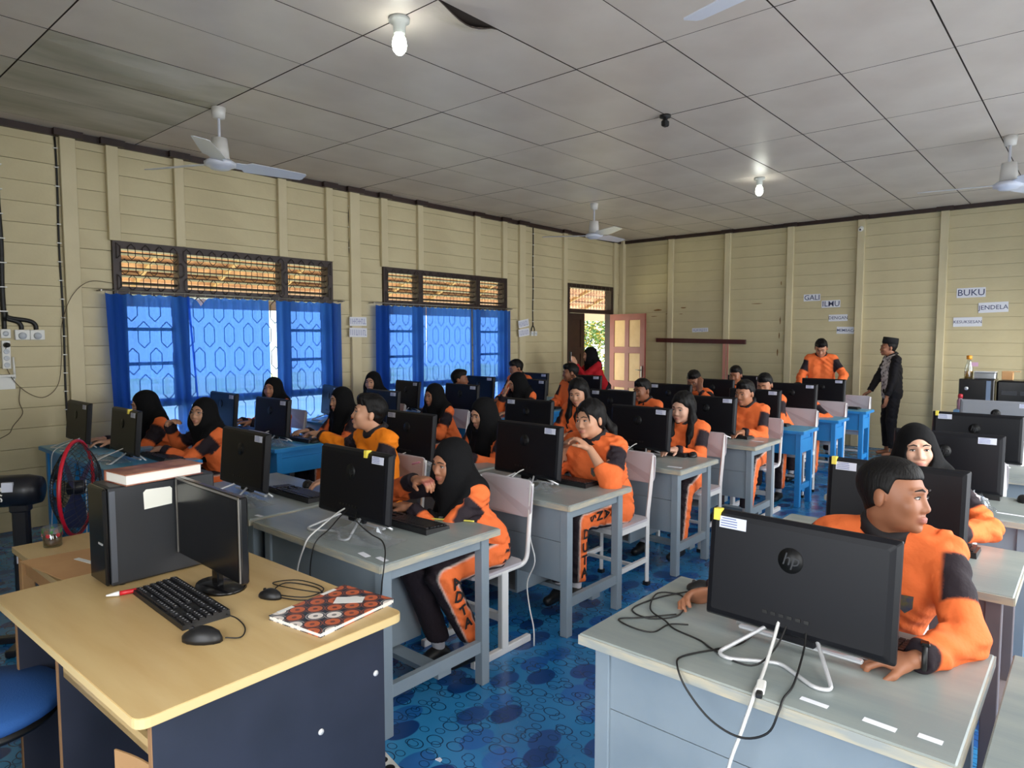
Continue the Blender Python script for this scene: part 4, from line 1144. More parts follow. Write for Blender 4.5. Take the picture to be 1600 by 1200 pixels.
SKINS = {'a': (172, 118, 88), 'b': (196, 146, 116), 'c': (150, 98, 70), 'd': (206, 160, 136)}
def person(label, seat, head, hyaw=0, hpitch=0, hroll=0, tyaw=0, L=None, Rr=None, hair='short', skin='a', fat=1.0, res='mid',
           standing=False, top='orange', legs=None, pelvz=None, sleeve=0.94, feet=False, hips=None, letters=None, group='students', trousers='stripe', glasses=False, cap=False, collar=True, seed=None, badge=True):
    H = {'near': (0.011, 0.0042, 0.0048), 'mid': (0.013, 0.0062, 0.0062), 'far': (0.015, 0.0085, 0.0085)}[res]
    base = V3(seat[0], seat[1], 0.0)
    rn = random.Random(label if seed is None else seed)
    hc = V3(*head) - base; Rh = rot3(R(hyaw), R(hpitch), R(hroll)); Rt = rot3(R(tyaw))
    fwd, side, up = Rt @ V3(0, -1, 0), Rt @ V3(1, 0, 0), V3(0, 0, 1)
    pelvis = V3(0, 0, 0.92 if standing else 0.54) if pelvz is None else V3(0, 0, pelvz)
    if hips is not None: pelvis = pelvis + V3(*hips)
    nb = hc + Rh @ V3(0, 0.03, -0.085) * 0.5 + V3(0, 0, -0.075) - fwd * 0.035       # base of the neck
    chest = nb + V3(0, 0, -0.12) + unit(pelvis - nb) * 0.06
    ssh = nb - up * 0.035
    shl, shr = ssh + side * 0.148 * (0.6 + 0.4 * fat) - up * 0.012, ssh - side * 0.148 * (0.6 + 0.4 * fat) - up * 0.012
    body = thing('x', label, 'person') if False else None
    # ---- arms
    arms = {}
    for nm, sh, sg, sp in (('L', shl, 1, L), ('R', shr, -1, Rr)):
        if sp is None: sp = {}
        w = sp.get('w')
        if w is None:
            w = (ssh + fwd * 0.36 + side * sg * 0.10) * V3(1, 1, 0) + V3(0, 0, 0.80) if not standing else sh + V3(0, 0, -0.52) + fwd * 0.06 + side * sg * 0.06
        else: w = V3(*w) - base
        pole = V3(*sp.get('pole', (Rt @ V3(0.5 * sg, 0.45, -0.8)).tolist()))
        el, w2 = ik(sh, w, 0.275, 0.245, pole)
        fd = V3(*sp['fd']) if 'fd' in sp else unit(w2 - el) * 0.5 + fwd * 0.6 - up * 0.15 if not standing else unit(w2 - el)
        pn = V3(*sp['pn']) if 'pn' in sp else (-up if not standing else -side * sg)
        arms[nm] = (sh, el, w2, fd, pn, sp.get('curl', 0.45), sg)
    # ---- legs
    lg = {}
    for nm, sg in (('L', 1), ('R', -1)):
        hp = pelvis + side * sg * 0.085
        if legs and nm in legs: kn, an = [V3(*q) - base for q in legs[nm]]
        elif standing: kn = hp * V3(1, 1, 0) + side * sg * 0.01 + V3(0, 0, 0.49) + fwd * 0.03; an = hp * V3(1, 1, 0) + side * sg * 0.02 + V3(0, 0, 0.09)
        else: kn = hp + fwd * 0.40 + side * sg * 0.03 + V3(0, 0, 0.0); an = kn * V3(1, 1, 0) + V3(0, 0, 0.09) + fwd * 0.02
        lg[nm] = (hp, kn, an)
    allp = [hc + V3(.16, .16, .16), hc - V3(.16, .16, .16), pelvis + V3(.22, .22, .2), pelvis - V3(.22, .22, .2)]
    for a in arms.values(): allp += [q + e for q in a[1:3] for e in (V3(.13, .13, .13), -V3(.13, .13, .13))] + [a[2] + unit(a[3]) * 0.2]
    for a in lg.values(): allp += [q + e for q in a[1:3] for e in (V3(.1, .1, .09), -V3(.1, .1, .09))] + [a[2] + fwd * 0.22 - V3(0, 0, 0.09)]
    lo, hi = np.min(allp, 0) - 0.03, np.max(allp, 0) + 0.03
    fine = [(hc - 0.14, hc + 0.14, H[1])]
    for a in arms.values():
        c = a[2] + unit(a[3]) * 0.08; fine.append((c - 0.1, c + 0.1, H[2]))
    # ---- body: one continuous skin surface
    F = Field(lo, hi, H[0], fine)
    F.cone(pelvis + side * 0.05, pelvis - side * 0.05, 0.095, 0.095, 0.04)
    F.cone(pelvis, chest, 0.075, 0.075, 0.04); F.cone(chest + side * 0.05, chest - side * 0.05, 0.066, 0.066, 0.04)
    F.cone(shl, shr, 0.046, 0.046, 0.05)
    F.cone(nb - up * 0.03, hc + Rh @ V3(0, 0.022, -0.06), 0.056 * (0.7 + 0.3 * fat), 0.050 * (0.7 + 0.3 * fat), 0.03)
    for sh, el, w, fd, pn, cu, sg in arms.values():
        F.cone(sh, el, 0.042 * fat, 0.034 * fat, 0.03); F.cone(el, w, 0.036 * fat, 0.023, 0.015); hand(F, w + unit(fd) * 0.005, fd, pn, sg if True else 1, cu)
    for hp, kn, an in lg.values():
        F.cone(hp, kn, 0.072, 0.05, 0.03); F.cone(kn, an, 0.048, 0.032, 0.02)
        F.cone(an - V3(0, 0, 0.045), an + fwd * 0.12 - V3(0, 0, 0.06), 0.03, 0.024, 0.02)
    T = lambda x, y, z: hc + Rh @ V3(x, y, z)
    F.ell(T(0, 0.016, 0.032), (0.073, 0.092, 0.078), Rh, 0.02)
    F.ell(T(0, -0.028, -0.018), (0.062, 0.062, 0.082), Rh, 0.03)
    F.ell(T(0, -0.035, -0.066), (0.047 * (0.4 + 0.6 * fat), 0.048, 0.04), Rh, 0.025)
    F.ell(T(0, -0.074, -0.094), (0.018, 0.015, 0.014), Rh, 0.02)
    for sg in (-1, 1):
        F.ell(T(sg * 0.036, -0.066, -0.028), (0.022 * fat, 0.02, 0.022), Rh, 0.025)                     # cheek
        F.cone(T(sg * 0.012, -0.089, 0.021), T(sg * 0.043, -0.076, 0.018), 0.007, 0.006, 0.014)          # brow
        F.ell(T(sg * 0.029, -0.097, 0.001), (0.017, 0.013, 0.010), Rh, 0.012, neg=True)                 # eye socket
        F.ell(T(sg * 0.073, 0.010, -0.012), (0.010, 0.018, 0.030), Rh @ rot3(R(18 * sg), 0, 0), 0.008)     # ear
    F.cone(T(0, -0.084, 0.006), T(0, -0.098, -0.031), 0.0075, 0.0125, 0.013)
    for sg in (-1, 1): F.ell(T(sg * 0.0135, -0.091, -0.036), (0.0095, 0.010, 0.0085), Rh, 0.008)
    F.ell(T(0, -0.086, -0.0605), (0.023, 0.016, 0.0066), Rh, 0.007); F.ell(T(0, -0.085, -0.0705), (0.020, 0.016, 0.0075), Rh, 0.007)
    V, Q = F.surface(1)
    sk = np.array(lin(SKINS[skin])); C = np.tile(sk, (len(V), 1))
    q = (V - hc) @ Rh
    lips = np.exp(-(((q[:, 0]) / 0.022) ** 4 + ((q[:, 2] + 0.0645) / 0.0095) ** 4)) * (q[:, 1] < -0.07)
    C = C * (1 - lips[:, None] * 0.75) + np.array(lin((158, 84, 80)))[None] * lips[:, None] * 0.75
    # darker closely cropped sides on boys' temples, and sock colour
    if feet:
        for hp, kn, an in lg.values():
            m = (np.linalg.norm(V - (an + V3(0, 0, 0.0)), axis=1) < 0.14) & (V[:, 2] < an[2] + 0.11); C[m] = lin((208, 206, 212))
    obj = link('person', mesh_np('person', V, Q, M_SKIN, C), None, tuple(base)); tag(obj, label, 'person', group)
    # ---- shirt
    k0 = [rn.uniform(0, 6.28) for _ in range(8)]
    def wr(P):
        return (np.sin(P @ V3(62, 35, 95) + 2.6 * np.sin(P @ V3(17, -23, 11) + k0[0]) + k0[1]) + 0.8 * np.sin(P @ V3(-70, 60, 75) + 2.4 * np.sin(P @ V3(15, 13, -25) + k0[2]) + k0[3])) * (0.55 + 0.45 * np.sin(P @ V3(9, 13, 10) + k0[4]))
    F = Field(lo, hi, H[0] * (0.68 if res == 'near' else 0.85))
    hem = pelvis + V3(0, 0, 0.045 if not standing else -0.04)
    def shirt_prims(F, e):
        for sg in (1, -1):
            F.cone(hem + side * 0.062 * sg, chest + side * 0.065 * sg, 0.110 * fat + e, 0.100 * fat + e, 0.04)
            F.cone(chest + side * 0.08 * sg, ssh + side * 0.085 * sg, 0.088 * fat + e, 0.060 + e, 0.04)
        F.cone(shl, shr, 0.051 + e, 0.051 + e, 0.04); F.cone(nb, ssh, 0.066 + e, 0.075 + e, 0.04)
        for sh, el, w, fd, pn, cu, sg in arms.values():
            F.cone(sh, el, 0.052 * fat + e, 0.053 * fat + e, 0.045); en = el + (w - el) * sleeve
            F.cone(el, en, 0.054 * fat + e, (0.042 if sleeve > 0.8 else 0.048) + e, 0.02)
    shirt_prims(F, 0.0)
    F.wrinkle(0.0048 if res != 'far' else 0.003, wr)
    nd = unit(hc - nb)
    F.sub(lambda P: -((P - nb) @ nd - 0.030), nb - 0.13, nb + V3(.13, .13, .2), 0.006)
    for sh, el, w, fd, pn, cu, sg in arms.values():
        en = el + (w - el) * sleeve; ad = unit(w - el)
        F.sub(lambda P: np.maximum(-((P - en) @ ad), np.linalg.norm(P - en, axis=-1) - 0.075), en - 0.08, en + 0.08, 0.004)
    V, Q = F.surface(1)
    base_c = {'orange': ORANGE, 'amber': ORANGE2, 'red': lin((176, 24, 34)), 'batik': BLACK, 'white': lin((200, 198, 204))}[top]
    C = np.tile(np.array(base_c), (len(V), 1))
    def soft(x, e=0.004): return np.clip(x / e * 0.5 + 0.5, 0, 1)
    if top in ('orange', 'amber'):
        for sh, el, w, fd, pn, cu, sg in arms.values():
            ab = el - sh; t = ((V - sh) @ ab) / (ab @ ab); d = np.linalg.norm(V - sh - np.clip(t, 0, 1)[:, None] * ab, axis=1)
            f = np.linalg.norm(V - el, axis=1)
            inarm = (d < 0.085 * fat) & (t < 0.75)
            out = soft((V - ssh) @ (side * sg) - (0.135 + 0.015 * fat), 0.006)
            mk = soft((t - 0.14) * 0.27) * soft((0.66 - t) * 0.27) * inarm * out
            C = C * (1 - mk[:, None]) + np.array(DARK) * mk[:, None]
            if sleeve > 0.8:
                fa = w - el; tf = ((V - el) @ fa) / (fa @ fa); df = np.linalg.norm(V - el - np.clip(tf, 0, 1)[:, None] * fa, axis=1)
                mk = soft((tf - (0.66 if hair == 'hijab' else 0.80)) * 0.245) * (df < 0.075)
                C = C * (1 - mk[:, None]) + np.array(DARK) * mk[:, None]
    if top == 'batik':
        fr = soft((V - chest) @ fwd - 0.005, 0.01) * soft(0.13 - np.abs((V - chest) @ side), 0.01) * (V[:, 2] > hem[2] - 0.1)
        pt = (np.sin(V[:, 2] * 75 + 3 * np.sin((V @ side) * 55)) * np.sin((V @ side) * 80 + 2 * np.sin(V[:, 2] * 31)) > 0.42)
        for sh, el, w, fd, pn, cu, sg in arms.values():
            for a_, b_ in ((sh + (el - sh) * 0.25, el), (el, w)):
                ab = b_ - a_; t = np.clip(((V - a_) @ ab) / (ab @ ab), 0, 1); fr = fr * (np.linalg.norm(V - a_ - t[:, None] * ab, axis=1) > 0.068)
        C = C * (1 - fr[:, None]) + np.where(pt[:, None], np.array(lin((70, 62, 66))), np.array(lin((206, 202, 204)))) * fr[:, None]
    link('shirt', mesh_np('shirt', V, Q, M_CLOTH, C), obj)
    # ---- trousers
    F = Field(np.minimum(lo, V3(*lo)), V3(hi[0], hi[1], pelvis[2] + 0.2), H[0] * 0.9)
    F.cone(pelvis + side * 0.07, pelvis - side * 0.07, 0.108 * fat, 0.108 * fat, 0.03)
    for hp, kn, an in lg.values():
        F.cone(hp, kn, 0.088 * fat, 0.066, 0.03); F.cone(kn, an + V3(0, 0, 0.03), 0.066, 0.056, 0.02)
    F.wrinkle(0.004, wr)
    for hp, kn, an in lg.values():
        F.sub(lambda P: np.maximum((P - an)[..., 2] - 0.03, np.linalg.norm(P - an, axis=-1) - 0.12), an - 0.12, an + 0.12, 0.004)
    V, Q = F.surface(1)
    C = np.tile(np.array(BLACK if top != 'red' else lin((26, 22, 30))), (len(V), 1))
    if trousers == 'stripe':
        C[:] = DARK
        for (hp, kn, an), sg in zip(lg.values(), (1, -1)):
            for a, b in ((hp, kn), (kn, an)):
                ab = b - a; t = ((V - a) @ ab) / (ab @ ab); ok = (t > -0.15) & (t < 1.15)
                w_ = V - a - np.clip(t, 0, 1)[:, None] * ab; dist = np.linalg.norm(w_, axis=1)
                lat = unit(side * sg - unit(ab) * (side @ unit(ab)) * sg)
                cs = (w_ @ lat) / np.maximum(dist, 1e-6)
                okf = (ok & (dist < 0.1 * fat)).astype(float)
                we = soft(cs - 0.745, 0.05) * okf; wo = soft(cs - 0.79, 0.05) * okf
                isd = (np.abs(C - np.array(ORANGE)).sum(1) > 0.12)
                C = np.where((isd & (we > 0.01))[:, None], C * (1 - we[:, None]) + np.array(WHITE) * we[:, None], C)
                C = C * (1 - wo[:, None]) + np.array(ORANGE) * wo[:, None]
    link('trousers', mesh_np('trousers', V, Q, M_CLOTH, C), obj)
    if feet:
        for hp, kn, an in lg.values():
            F = Field(an - 0.16, an + V3(0.16, 0.16, 0.05) + fwd * 0.1 + np.abs(fwd) * 0.12, 0.011)
            F.cone(an - V3(0, 0, 0.05) - fwd * 0.03, an + fwd * 0.13 - V3(0, 0, 0.058), 0.036, 0.030, 0.02)
            F.cone(an - V3(0, 0, 0.03), an - V3(0, 0, 0.04) + fwd * 0.04, 0.036, 0.034, 0.02)
            F.sub(lambda P: P[..., 2] + 0.0, V3(-9, -9, -1), V3(9, 9, 0.0), 0.003)
            V, Q = F.surface(1)
            if len(Q): link('shoe', mesh_np('shoe', V, Q, M_SHOEB), obj)
    # ---- hair or headscarf
    if hair == 'hijab':
        F = Field(np.minimum(hc - 0.18, nb - 0.26), np.maximum(hc + 0.18, nb + 0.26), H[1] * 1.25)
        shirt_prims(F, 0.015)
        def drape(P):
            q = (P - (nb - up * 0.045 + fwd * 0.01)) @ Rt; q2 = (P - (chest + fwd * 0.09 + up * 0.01)) @ Rt
            f = lambda q, r: np.sqrt(((q / r) ** 2).sum(-1)) - 1
            return -np.minimum(f(q, V3(0.175, 0.165, 0.15)) * 0.15, f(q2, V3(0.12, 0.12, 0.13)) * 0.12)
        F.sub(drape, nb - 0.6, nb + 0.6, 0.012)
        F.ell(T(0, 0.016, 0.022), (0.086, 0.104, 0.098), Rh, 0.03); F.ell(T(0, -0.026, -0.045), (0.076, 0.070, 0.080), Rh, 0.03)
        F.ell(T(0, 0.025, -0.05), (0.080, 0.085, 0.09), Rh, 0.04)
        F.cone(T(0, 0.01, -0.06), nb - up * 0.01, 0.078, 0.094, 0.07)
        for sg in (-1, 1): F.cone(T(sg * 0.02, 0.0, -0.07), ssh + side * sg * 0.085 + up * 0.01, 0.07, 0.06, 0.06)
        F.cone(nb + fwd * 0.05, chest + fwd * 0.09 + up * 0.03, 0.075, 0.05, 0.06)
        k1 = rn.uniform(0, 6)
        F.wrinkle(0.0045, lambda P: np.sin(52 * ((P - nb) @ side) + 30 * ((P - nb) @ fwd) + 1.5 * np.sin(14 * P[:, 2] + k1)) * np.clip((hc[2] - P[:, 2]) * 9, 0.15, 1))
        F.ell(T(0, -0.122, -0.022), (0.060, 0.094, 0.082), Rh, 0.010, neg=True)
        V, Q = F.surface(1)
        link('headscarf', mesh_np('headscarf', V, Q, M_HIJAB), obj)
    else:
        F = Field(np.minimum(hc - 0.19, nb - 0.3), np.maximum(hc + 0.2, nb + 0.22), H[1] * 1.2)
        th = 0.011
        if hair in ('short', 'crop'):
            tk = 0.0055 if hair == 'crop' else 0.007
            F.ell(T(0, 0.016, 0.032), (0.073 + tk, 0.092 + tk, 0.078 + tk), Rh, 0.02); F.ell(T(0, -0.024, -0.014), (0.062 + tk, 0.066 + tk, 0.082 + tk), Rh, 0.03)
            F.cone(T(0, 0.022, -0.06), T(0, 0.02, 0.0), 0.050 * (0.7 + 0.3 * fat) + tk, 0.06, 0.03)
            if hair == 'short':
                F.ell(T(0, 0.0, 0.078), (0.062, 0.080, 0.050), Rh, 0.025); F.ell(T(0.012, -0.055, 0.090), (0.045, 0.034, 0.028), Rh, 0.02)
            else: F.ell(T(0, 0.002, 0.070), (0.060, 0.078, 0.046), Rh, 0.02)
            hl = 0.054 if hair == 'crop' else 0.050
            def face_cut(P):
                q = (P - hc) @ Rh
                return np.maximum(q[..., 1] + 0.020 + 0.35 * np.clip(q[..., 2] - 0.01, 0, 0.06), q[..., 2] - hl + 0.10 * np.abs(q[..., 0]))
            F.sub(face_cut, hc - 0.2, hc + 0.2, 0.014)
            F.sub(lambda P: ((P - hc) @ Rh)[..., 2] + 0.026 + 0.50 * ((P - hc) @ Rh)[..., 1], hc - 0.25, hc + 0.25, 0.008)
            for sg in (-1, 1): F.ell(T(sg * 0.08, 0.006, -0.020), (0.03, 0.024, 0.030), Rh, 0.012, neg=True)
        else:
            F.ell(T(0, 0.020, 0.046), (0.085, 0.104, 0.091), Rh, 0.02); F.ell(T(0, 0.042, -0.005), (0.082, 0.081, 0.075), Rh, 0.02)
            F.ell(T(0, -0.105, -0.028), (0.082, 0.098, 0.092), Rh, 0.01, neg=True)
        if hair in ('long', 'pony'):
            F.ell(T(0, -0.115, -0.04), (0.07, 0.1, 0.1), Rh, 0.012, neg=True)
        if hair == 'long':
            for sg in (-1, 1):
                F.cone(T(sg * 0.070, 0.012, 0.03), T(sg * 0.082, 0.015, -0.08), 0.026, 0.03, 0.03)
                F.cone(T(sg * 0.082, 0.015, -0.08), nb + side * sg * 0.085 + fwd * 0.075 - up * 0.10, 0.030, 0.034, 0.03)
                F.cone(nb + side * sg * 0.085 + fwd * 0.075 - up * 0.10, nb + side * sg * 0.075 + fwd * 0.115 - up * 0.22, 0.033, 0.015, 0.02)
            F.cone(T(0, 0.07, 0.0), nb - fwd * 0.085 - up * 0.06, 0.07, 0.06, 0.04)
        if hair == 'pony':
            F.ell(T(0, 0.115, 0.02), (0.035, 0.03, 0.035), Rh, 0.01)
            F.cone(T(0, 0.13, 0.01), T(0.03, 0.17, -0.08), 0.026, 0.032, 0.02); F.cone(T(0.03, 0.17, -0.08), T(0.06, 0.17, -0.20), 0.032, 0.012, 0.02)
            for sg in (-1, 1):
                F.cone(T(sg * 0.02, -0.085, 0.085), T(sg * 0.056, -0.082, 0.03), 0.009, 0.007, 0.01); F.cone(T(sg * 0.056, -0.082, 0.03), T(sg * 0.06, -0.068, -0.045), 0.006, 0.003, 0.006)
        F.wrinkle(0.0003 if hair == 'crop' else 0.002, lambda P: np.sin(((P - hc) @ Rh) @ V3(150, 60, 20) + 2 * np.sin(P @ V3(20, 31, 44))))
        V, Q = F.surface(1)
        link('hair', mesh_np('hair', V, Q, M_HAIR), obj)
        if collar:
            cq = Vector((0, 0, 1)).rotation_difference(Vector(nd)).to_matrix(); mb = MB(); n = 24; vs = []; fs = []
            prof = [(0.063, 0.034), (0.070, 0.033), (0.088, 0.000), (0.080, -0.004)]
            for r_, z in prof:
                for k in range(n):
                    a = 2 * math.pi * k / n; v_ = Vector((r_ * math.cos(a) * (0.75 + 0.25 * fat), r_ * math.sin(a) * (0.75 + 0.25 * fat), z + 0.008 - (0.02 * max(0, math.cos(a - math.atan2(fwd[1], fwd[0]))) ** 4)))
                    vs.append(cq @ v_ + Vector(nb))
            for r_ in range(4):
                for k in range(n): fs.append((r_ * n + k, ((r_ + 1) % 4) * n + k, ((r_ + 1) % 4) * n + (k + 1) % n, r_ * n + (k + 1) % n))
            mb.add(vs, fs, 0, True).build('collar', M_COLLAR, obj)
    # ---- eyes and brows
    Rm = Matrix(Rh.tolist())
    if res != 'far' or hair == 'hijab':
        for sg in (-1, 1):
            e = MB().ball(T(sg * 0.029, -0.0815, 0.0), (0.0125, 0.0075, 0.0050), 10, 0, Rm).build('eye', M_EYEW, obj)
            MB().ball(T(sg * 0.029, -0.0868, 0.0), (0.0052, 0.003, 0.0048), 8, 0, Rm).build('iris', M_IRIS, e)
            MB().tube([T(sg * 0.042, -0.080, 0.0), T(sg * 0.036, -0.0872, 0.0044), T(sg * 0.026, -0.0892, 0.0052), T(sg * 0.016, -0.0865, 0.002)], [0.0012, 0.002, 0.002, 0.001], 5).build('eyelash', M_BROW, e)
    for sg in (-1, 1):
        MB().tube([T(sg * 0.012, -0.0955, 0.022), T(sg * 0.026, -0.094, 0.027), T(sg * 0.046, -0.081, 0.020)], [0.003, 0.0034, 0.0015], 6).build('eyebrow', M_BROW, obj)
    if glasses:
        g = MB()
        for sg in (-1, 1):
            g.tube([T(sg * 0.03 + 0.021 * math.cos(a), -0.103 + 0.010 * abs(math.cos(a)) * (1 if math.cos(a) * sg > 0 else 0), -0.001 + 0.018 * math.sin(a)) for a in [2 * math.pi * k / 16 for k in range(16)]], 0.0013, 5, closed=True)
            g.tube([T(sg * 0.05, -0.094, 0.003), T(sg * 0.074, -0.02, 0.004), T(sg * 0.076, 0.01, 0.0)], 0.0013, 5)
        g.tube([T(-0.01, -0.105, 0.0), T(0.01, -0.105, 0.0)], 0.0013, 5)
        g.build('glasses', mat('glasses_frame', (150, 140, 136), 0.3, 0.6), obj)
    if cap:
        prof = [(0.0, 0.083), (0.078, 0.083), (0.082, 0.078), (0.086, 0.0), (0.08, 0.0), (0.0, 0.005)]
        mb = MB().lathe(prof, (0, 0, 0), 28, 0, None, 0.95, 1.18); M4 = Rm
        mb.v = [tuple(M4 @ (Matrix.Rotation(R(-8), 3, 'X') @ Vector(p)) + Vector(T(0, 0.016, 0.055))) for p in mb.v]
        mb.build('cap', mat('black_velvet_cap', (14, 14, 15), 0.85), obj)
    if badge and res == 'near' and top in ('orange', 'amber'):
        cpos = chest + fwd * (0.118 * fat) + side * 0.075 + V3(0, 0, -0.02)
        MB().prism([(-0.022, 0.025), (0.022, 0.025), (0.02, -0.012), (0, -0.03), (-0.02, -0.012)], 0, 0.004, Matrix((side.tolist(), up.tolist(), fwd.tolist())).transposed(), cpos).build('badge', mat('badge_cloth', (92, 84, 52), 0.7, var=(54, 58, 84), vscale=60), obj)
    if letters:
        for txt, p, rot, sz in letters: text('leg_letter', txt, sz, M_BLACKL, obj, tuple(V3(*p) - base), rot, 0.0008, 0.002)
    return obj
# ------------------------------------------------------------------ the class
S_ = 'near'
# front row, right desk: boy looking to the right
person('boy with cropped hair leaning on the nearest desk, looking to the right', (-0.62, 2.50), (-0.475, 2.37, 1.155), 78, -2, 8, tyaw=8,
       L=dict(w=(-0.34, 2.02, 0.79), fd=(-0.9, -0.3, -0.12), pn=(0.1, 0.1, -1), curl=0.75, pole=(0.45, 0.7, -0.22)),
       Rr=dict(w=(-0.96, 2.13, 0.785), fd=(-0.55, -0.8, -0.05), pn=(0.6, -0.3, -0.6), curl=0.7, pole=(-0.6, 0.4, -0.3)), hair='crop', skin='c', res='near', fat=1.08)
# front row centre: girl resting her cheek on her hand
person('girl in black headscarf at the front row centre, chin resting on her raised hand', (-2.44, 2.55), (-2.47, 2.36, 1.02), -5, 10, 6, tyaw=-8,
       Rr=dict(w=(-2.60, 2.24, 0.925), fd=(0.85, -0.1, 0.12), pn=(0.1, 0.1, -1), curl=0.8, pole=(-1, -0.35, -0.3)),
       L=dict(w=(-2.60, 2.20, 0.79), fd=(-1, 0.0, 0.0), pn=(0, 0, -1), curl=0.3, pole=(0.8, -0.2, -0.8)), hair='hijab', skin='a', res='near',
       legs={'L': ((-2.30, 2.12, 0.53), (-2.27, 2.30, 0.14)), 'R': ((-2.44, 2.08, 0.53), (-2.42, 2.22, 0.12))}, feet=True,
       letters=[('A', (-2.222, 2.155, 0.50), (R(90), R(-25), R(90)), 0.075), ('D', (-2.216, 2.165, 0.43), (R(90), R(15), R(90)), 0.075), ('T', (-2.212, 2.19, 0.36), (R(90), R(-20), R(90)), 0.07), ('A', (-2.208, 2.215, 0.295), (R(90), R(-12), R(90)), 0.07)])
# second row centre: girl with pony tail, hands under her chin
person('heavy girl with pony tail resting her chin on both folded hands, second row', (-2.42, 3.70), (-2.43, 3.54, 1.125), -5, 2, -6, tyaw=2, fat=1.22,
       Rr=dict(w=(-2.535, 3.42, 0.962), fd=(0.6, -0.05, 0.4), pn=(0.2, -0.2, -1), curl=0.55, pole=(-0.5, 0.0, -0.9)),
       L=dict(w=(-2.345, 3.415, 0.962), fd=(-0.65, -0.08, 0.42), pn=(-0.2, -0.2, -1), curl=0.7, pole=(0.7, 0.1, -0.8)), hair='pony', skin='b', res='near', sleeve=0.5,
       legs={'L': ((-2.305, 3.23, 0.56), (-2.30, 3.22, 0.17)), 'R': ((-2.45, 3.22, 0.55), (-2.45, 3.26, 0.12))}, feet=True,
       letters=[('M', (-2.222, 3.50, 0.578), (R(90), R(90), R(90)), 0.08), ('A', (-2.226, 3.43, 0.576), (R(90), R(90), R(90)), 0.08), ('N', (-2.231, 3.36, 0.575), (R(90), R(90), R(90)), 0.08), ('S', (-2.234, 3.295, 0.572), (R(90), R(80), R(90)), 0.08),
                ('D', (-2.232, 3.225, 0.49), (R(90), R(8), R(90)), 0.08), ('U', (-2.237, 3.222, 0.41), (R(90), 0, R(90)), 0.08), ('T', (-2.239, 3.22, 0.335), (R(90), 0, R(90)), 0.08), ('A', (-2.241, 3.22, 0.26), (R(90), 0, R(90)), 0.08)])
# front row: boy turned away to the left
person('boy in amber shirt, head in profile, reaching an arm to the left', (-3.42, 2.64), (-3.50, 2.63, 1.165), -34, -9, 0, tyaw=-6, top='amber', skin='b', res='near', hair='short',
       Rr=dict(w=(-4.12, 2.66, 0.965), fd=(-1, 0.05, 0.05), pn=(0, 0, -1), curl=0.4, pole=(0, 0.4, -1)), badge=False)
person('girl in black headscarf and glasses at the front blue desk, hand at her chin', (-5.20, 2.50), (-5.22, 2.35, 1.065), 26, -4, 0, tyaw=-5,
       Rr=dict(w=(-5.50, 2.20, 0.975), fd=(0.75, 0.1, 0.2), pn=(0.2, 0.1, -1), curl=0.4, pole=(-0.7, 0.1, -0.8)),
       L=dict(w=(-5.34, 2.08, 0.80), fd=(-1, 0.1, 0), pn=(0, 0, -1), curl=0.4, pole=(0.8, -0.1, -0.8)), hair='hijab', skin='b', res='mid', glasses=True)
person('girl in black headscarf bent forward in the front row by the curtains', (-6.10, 2.50), (-6.15, 2.27, 1.075), -12, 14, 0, hair='hijab', skin='b', res='mid')
person('girl in black headscarf behind the second row monitor, against the bright curtain', (-6.42, 3.64), (-6.47, 3.64, 1.115), 28, 0, 0, hair='hijab', skin='a', res='mid')
person('girl in black headscarf seen in profile, second row blue desk', (-5.24, 3.68), (-5.30, 3.66, 1.07), -8, 6, 0, hair='hijab', skin='b', res='mid')
person('girl in black headscarf half hidden behind a third row monitor', (-6.26, 4.82), (-6.29, 4.78, 1.135), 24, 4, 0, hair='hijab', skin='b', res='far')
person('girl in black headscarf looking left behind the empty chair back, third row', (-5.10, 4.82), (-5.08, 4.62, 1.06), -2, 8, 0, hair='hijab', skin='a', res='mid')
person('girl in dark headscarf looking down behind the second row centre monitors', (-3.46, 3.76), (-3.50, 3.68, 1.075), -10, 16, 4, hair='hijab', skin='b', res='mid')
person('boy with short hair turned away towards the curtains, fourth row', (-5.98, 5.86), (-5.97, 5.86, 1.125), 128, 0, 0, hair='short', skin='c', res='far', seed=4)
person('girl in black headscarf holding her face, fourth row blue desk', (-5.10, 5.86), (-5.10, 5.94, 1.12), -28, 18, 0, hair='hijab', skin='b', res='mid',
       Rr=dict(w=(-5.18, 5.80, 0.985), fd=(0.08, 0.2, 0.95), pn=(0.6, 0.6, 0), curl=0.3, pole=(-0.5, 0, -0.9)))
person('boy of whom mostly the black hair shows above the headscarf girl, fifth row', (-6.12, 7.08), (-6.10, 7.08, 1.215), -25, 15, 0, hair='short', skin='c', res='far')
person('girl with long loose hair looking down, third row', (-3.58, 4.95), (-3.55, 4.98, 1.145), 14, 14, -4, hair='long', skin='b', res='mid')
person('boy with a hand on his neck looking left, fifth row near the door', (-5.16, 7.08), (-5.20, 7.12, 1.185), -48, 6, 0, hair='short', skin='c', res='mid',
       L=dict(w=(-5.06, 7.05, 1.02), fd=(-0.2, 0.3, 0.9), pn=(-0.9, 0.0, 0.1), curl=0.3, pole=(0.8, -0.3, -0.7)))
person('boy with short hair looking down to the left, fourth row', (-3.60, 6.22), (-3.65, 6.28, 1.085), -14, 8, 0, hair='short', skin='c', res='mid')
person('girl with long straight black hair sitting upright, third row centre', (-2.47, 4.92), (-2.50, 4.93, 1.085), -2, 8, 4, hair='long', skin='d', res='mid', feet=True,
       legs={'L': ((-2.28, 4.55, 0.52), (-2.25, 4.42, 0.14))})
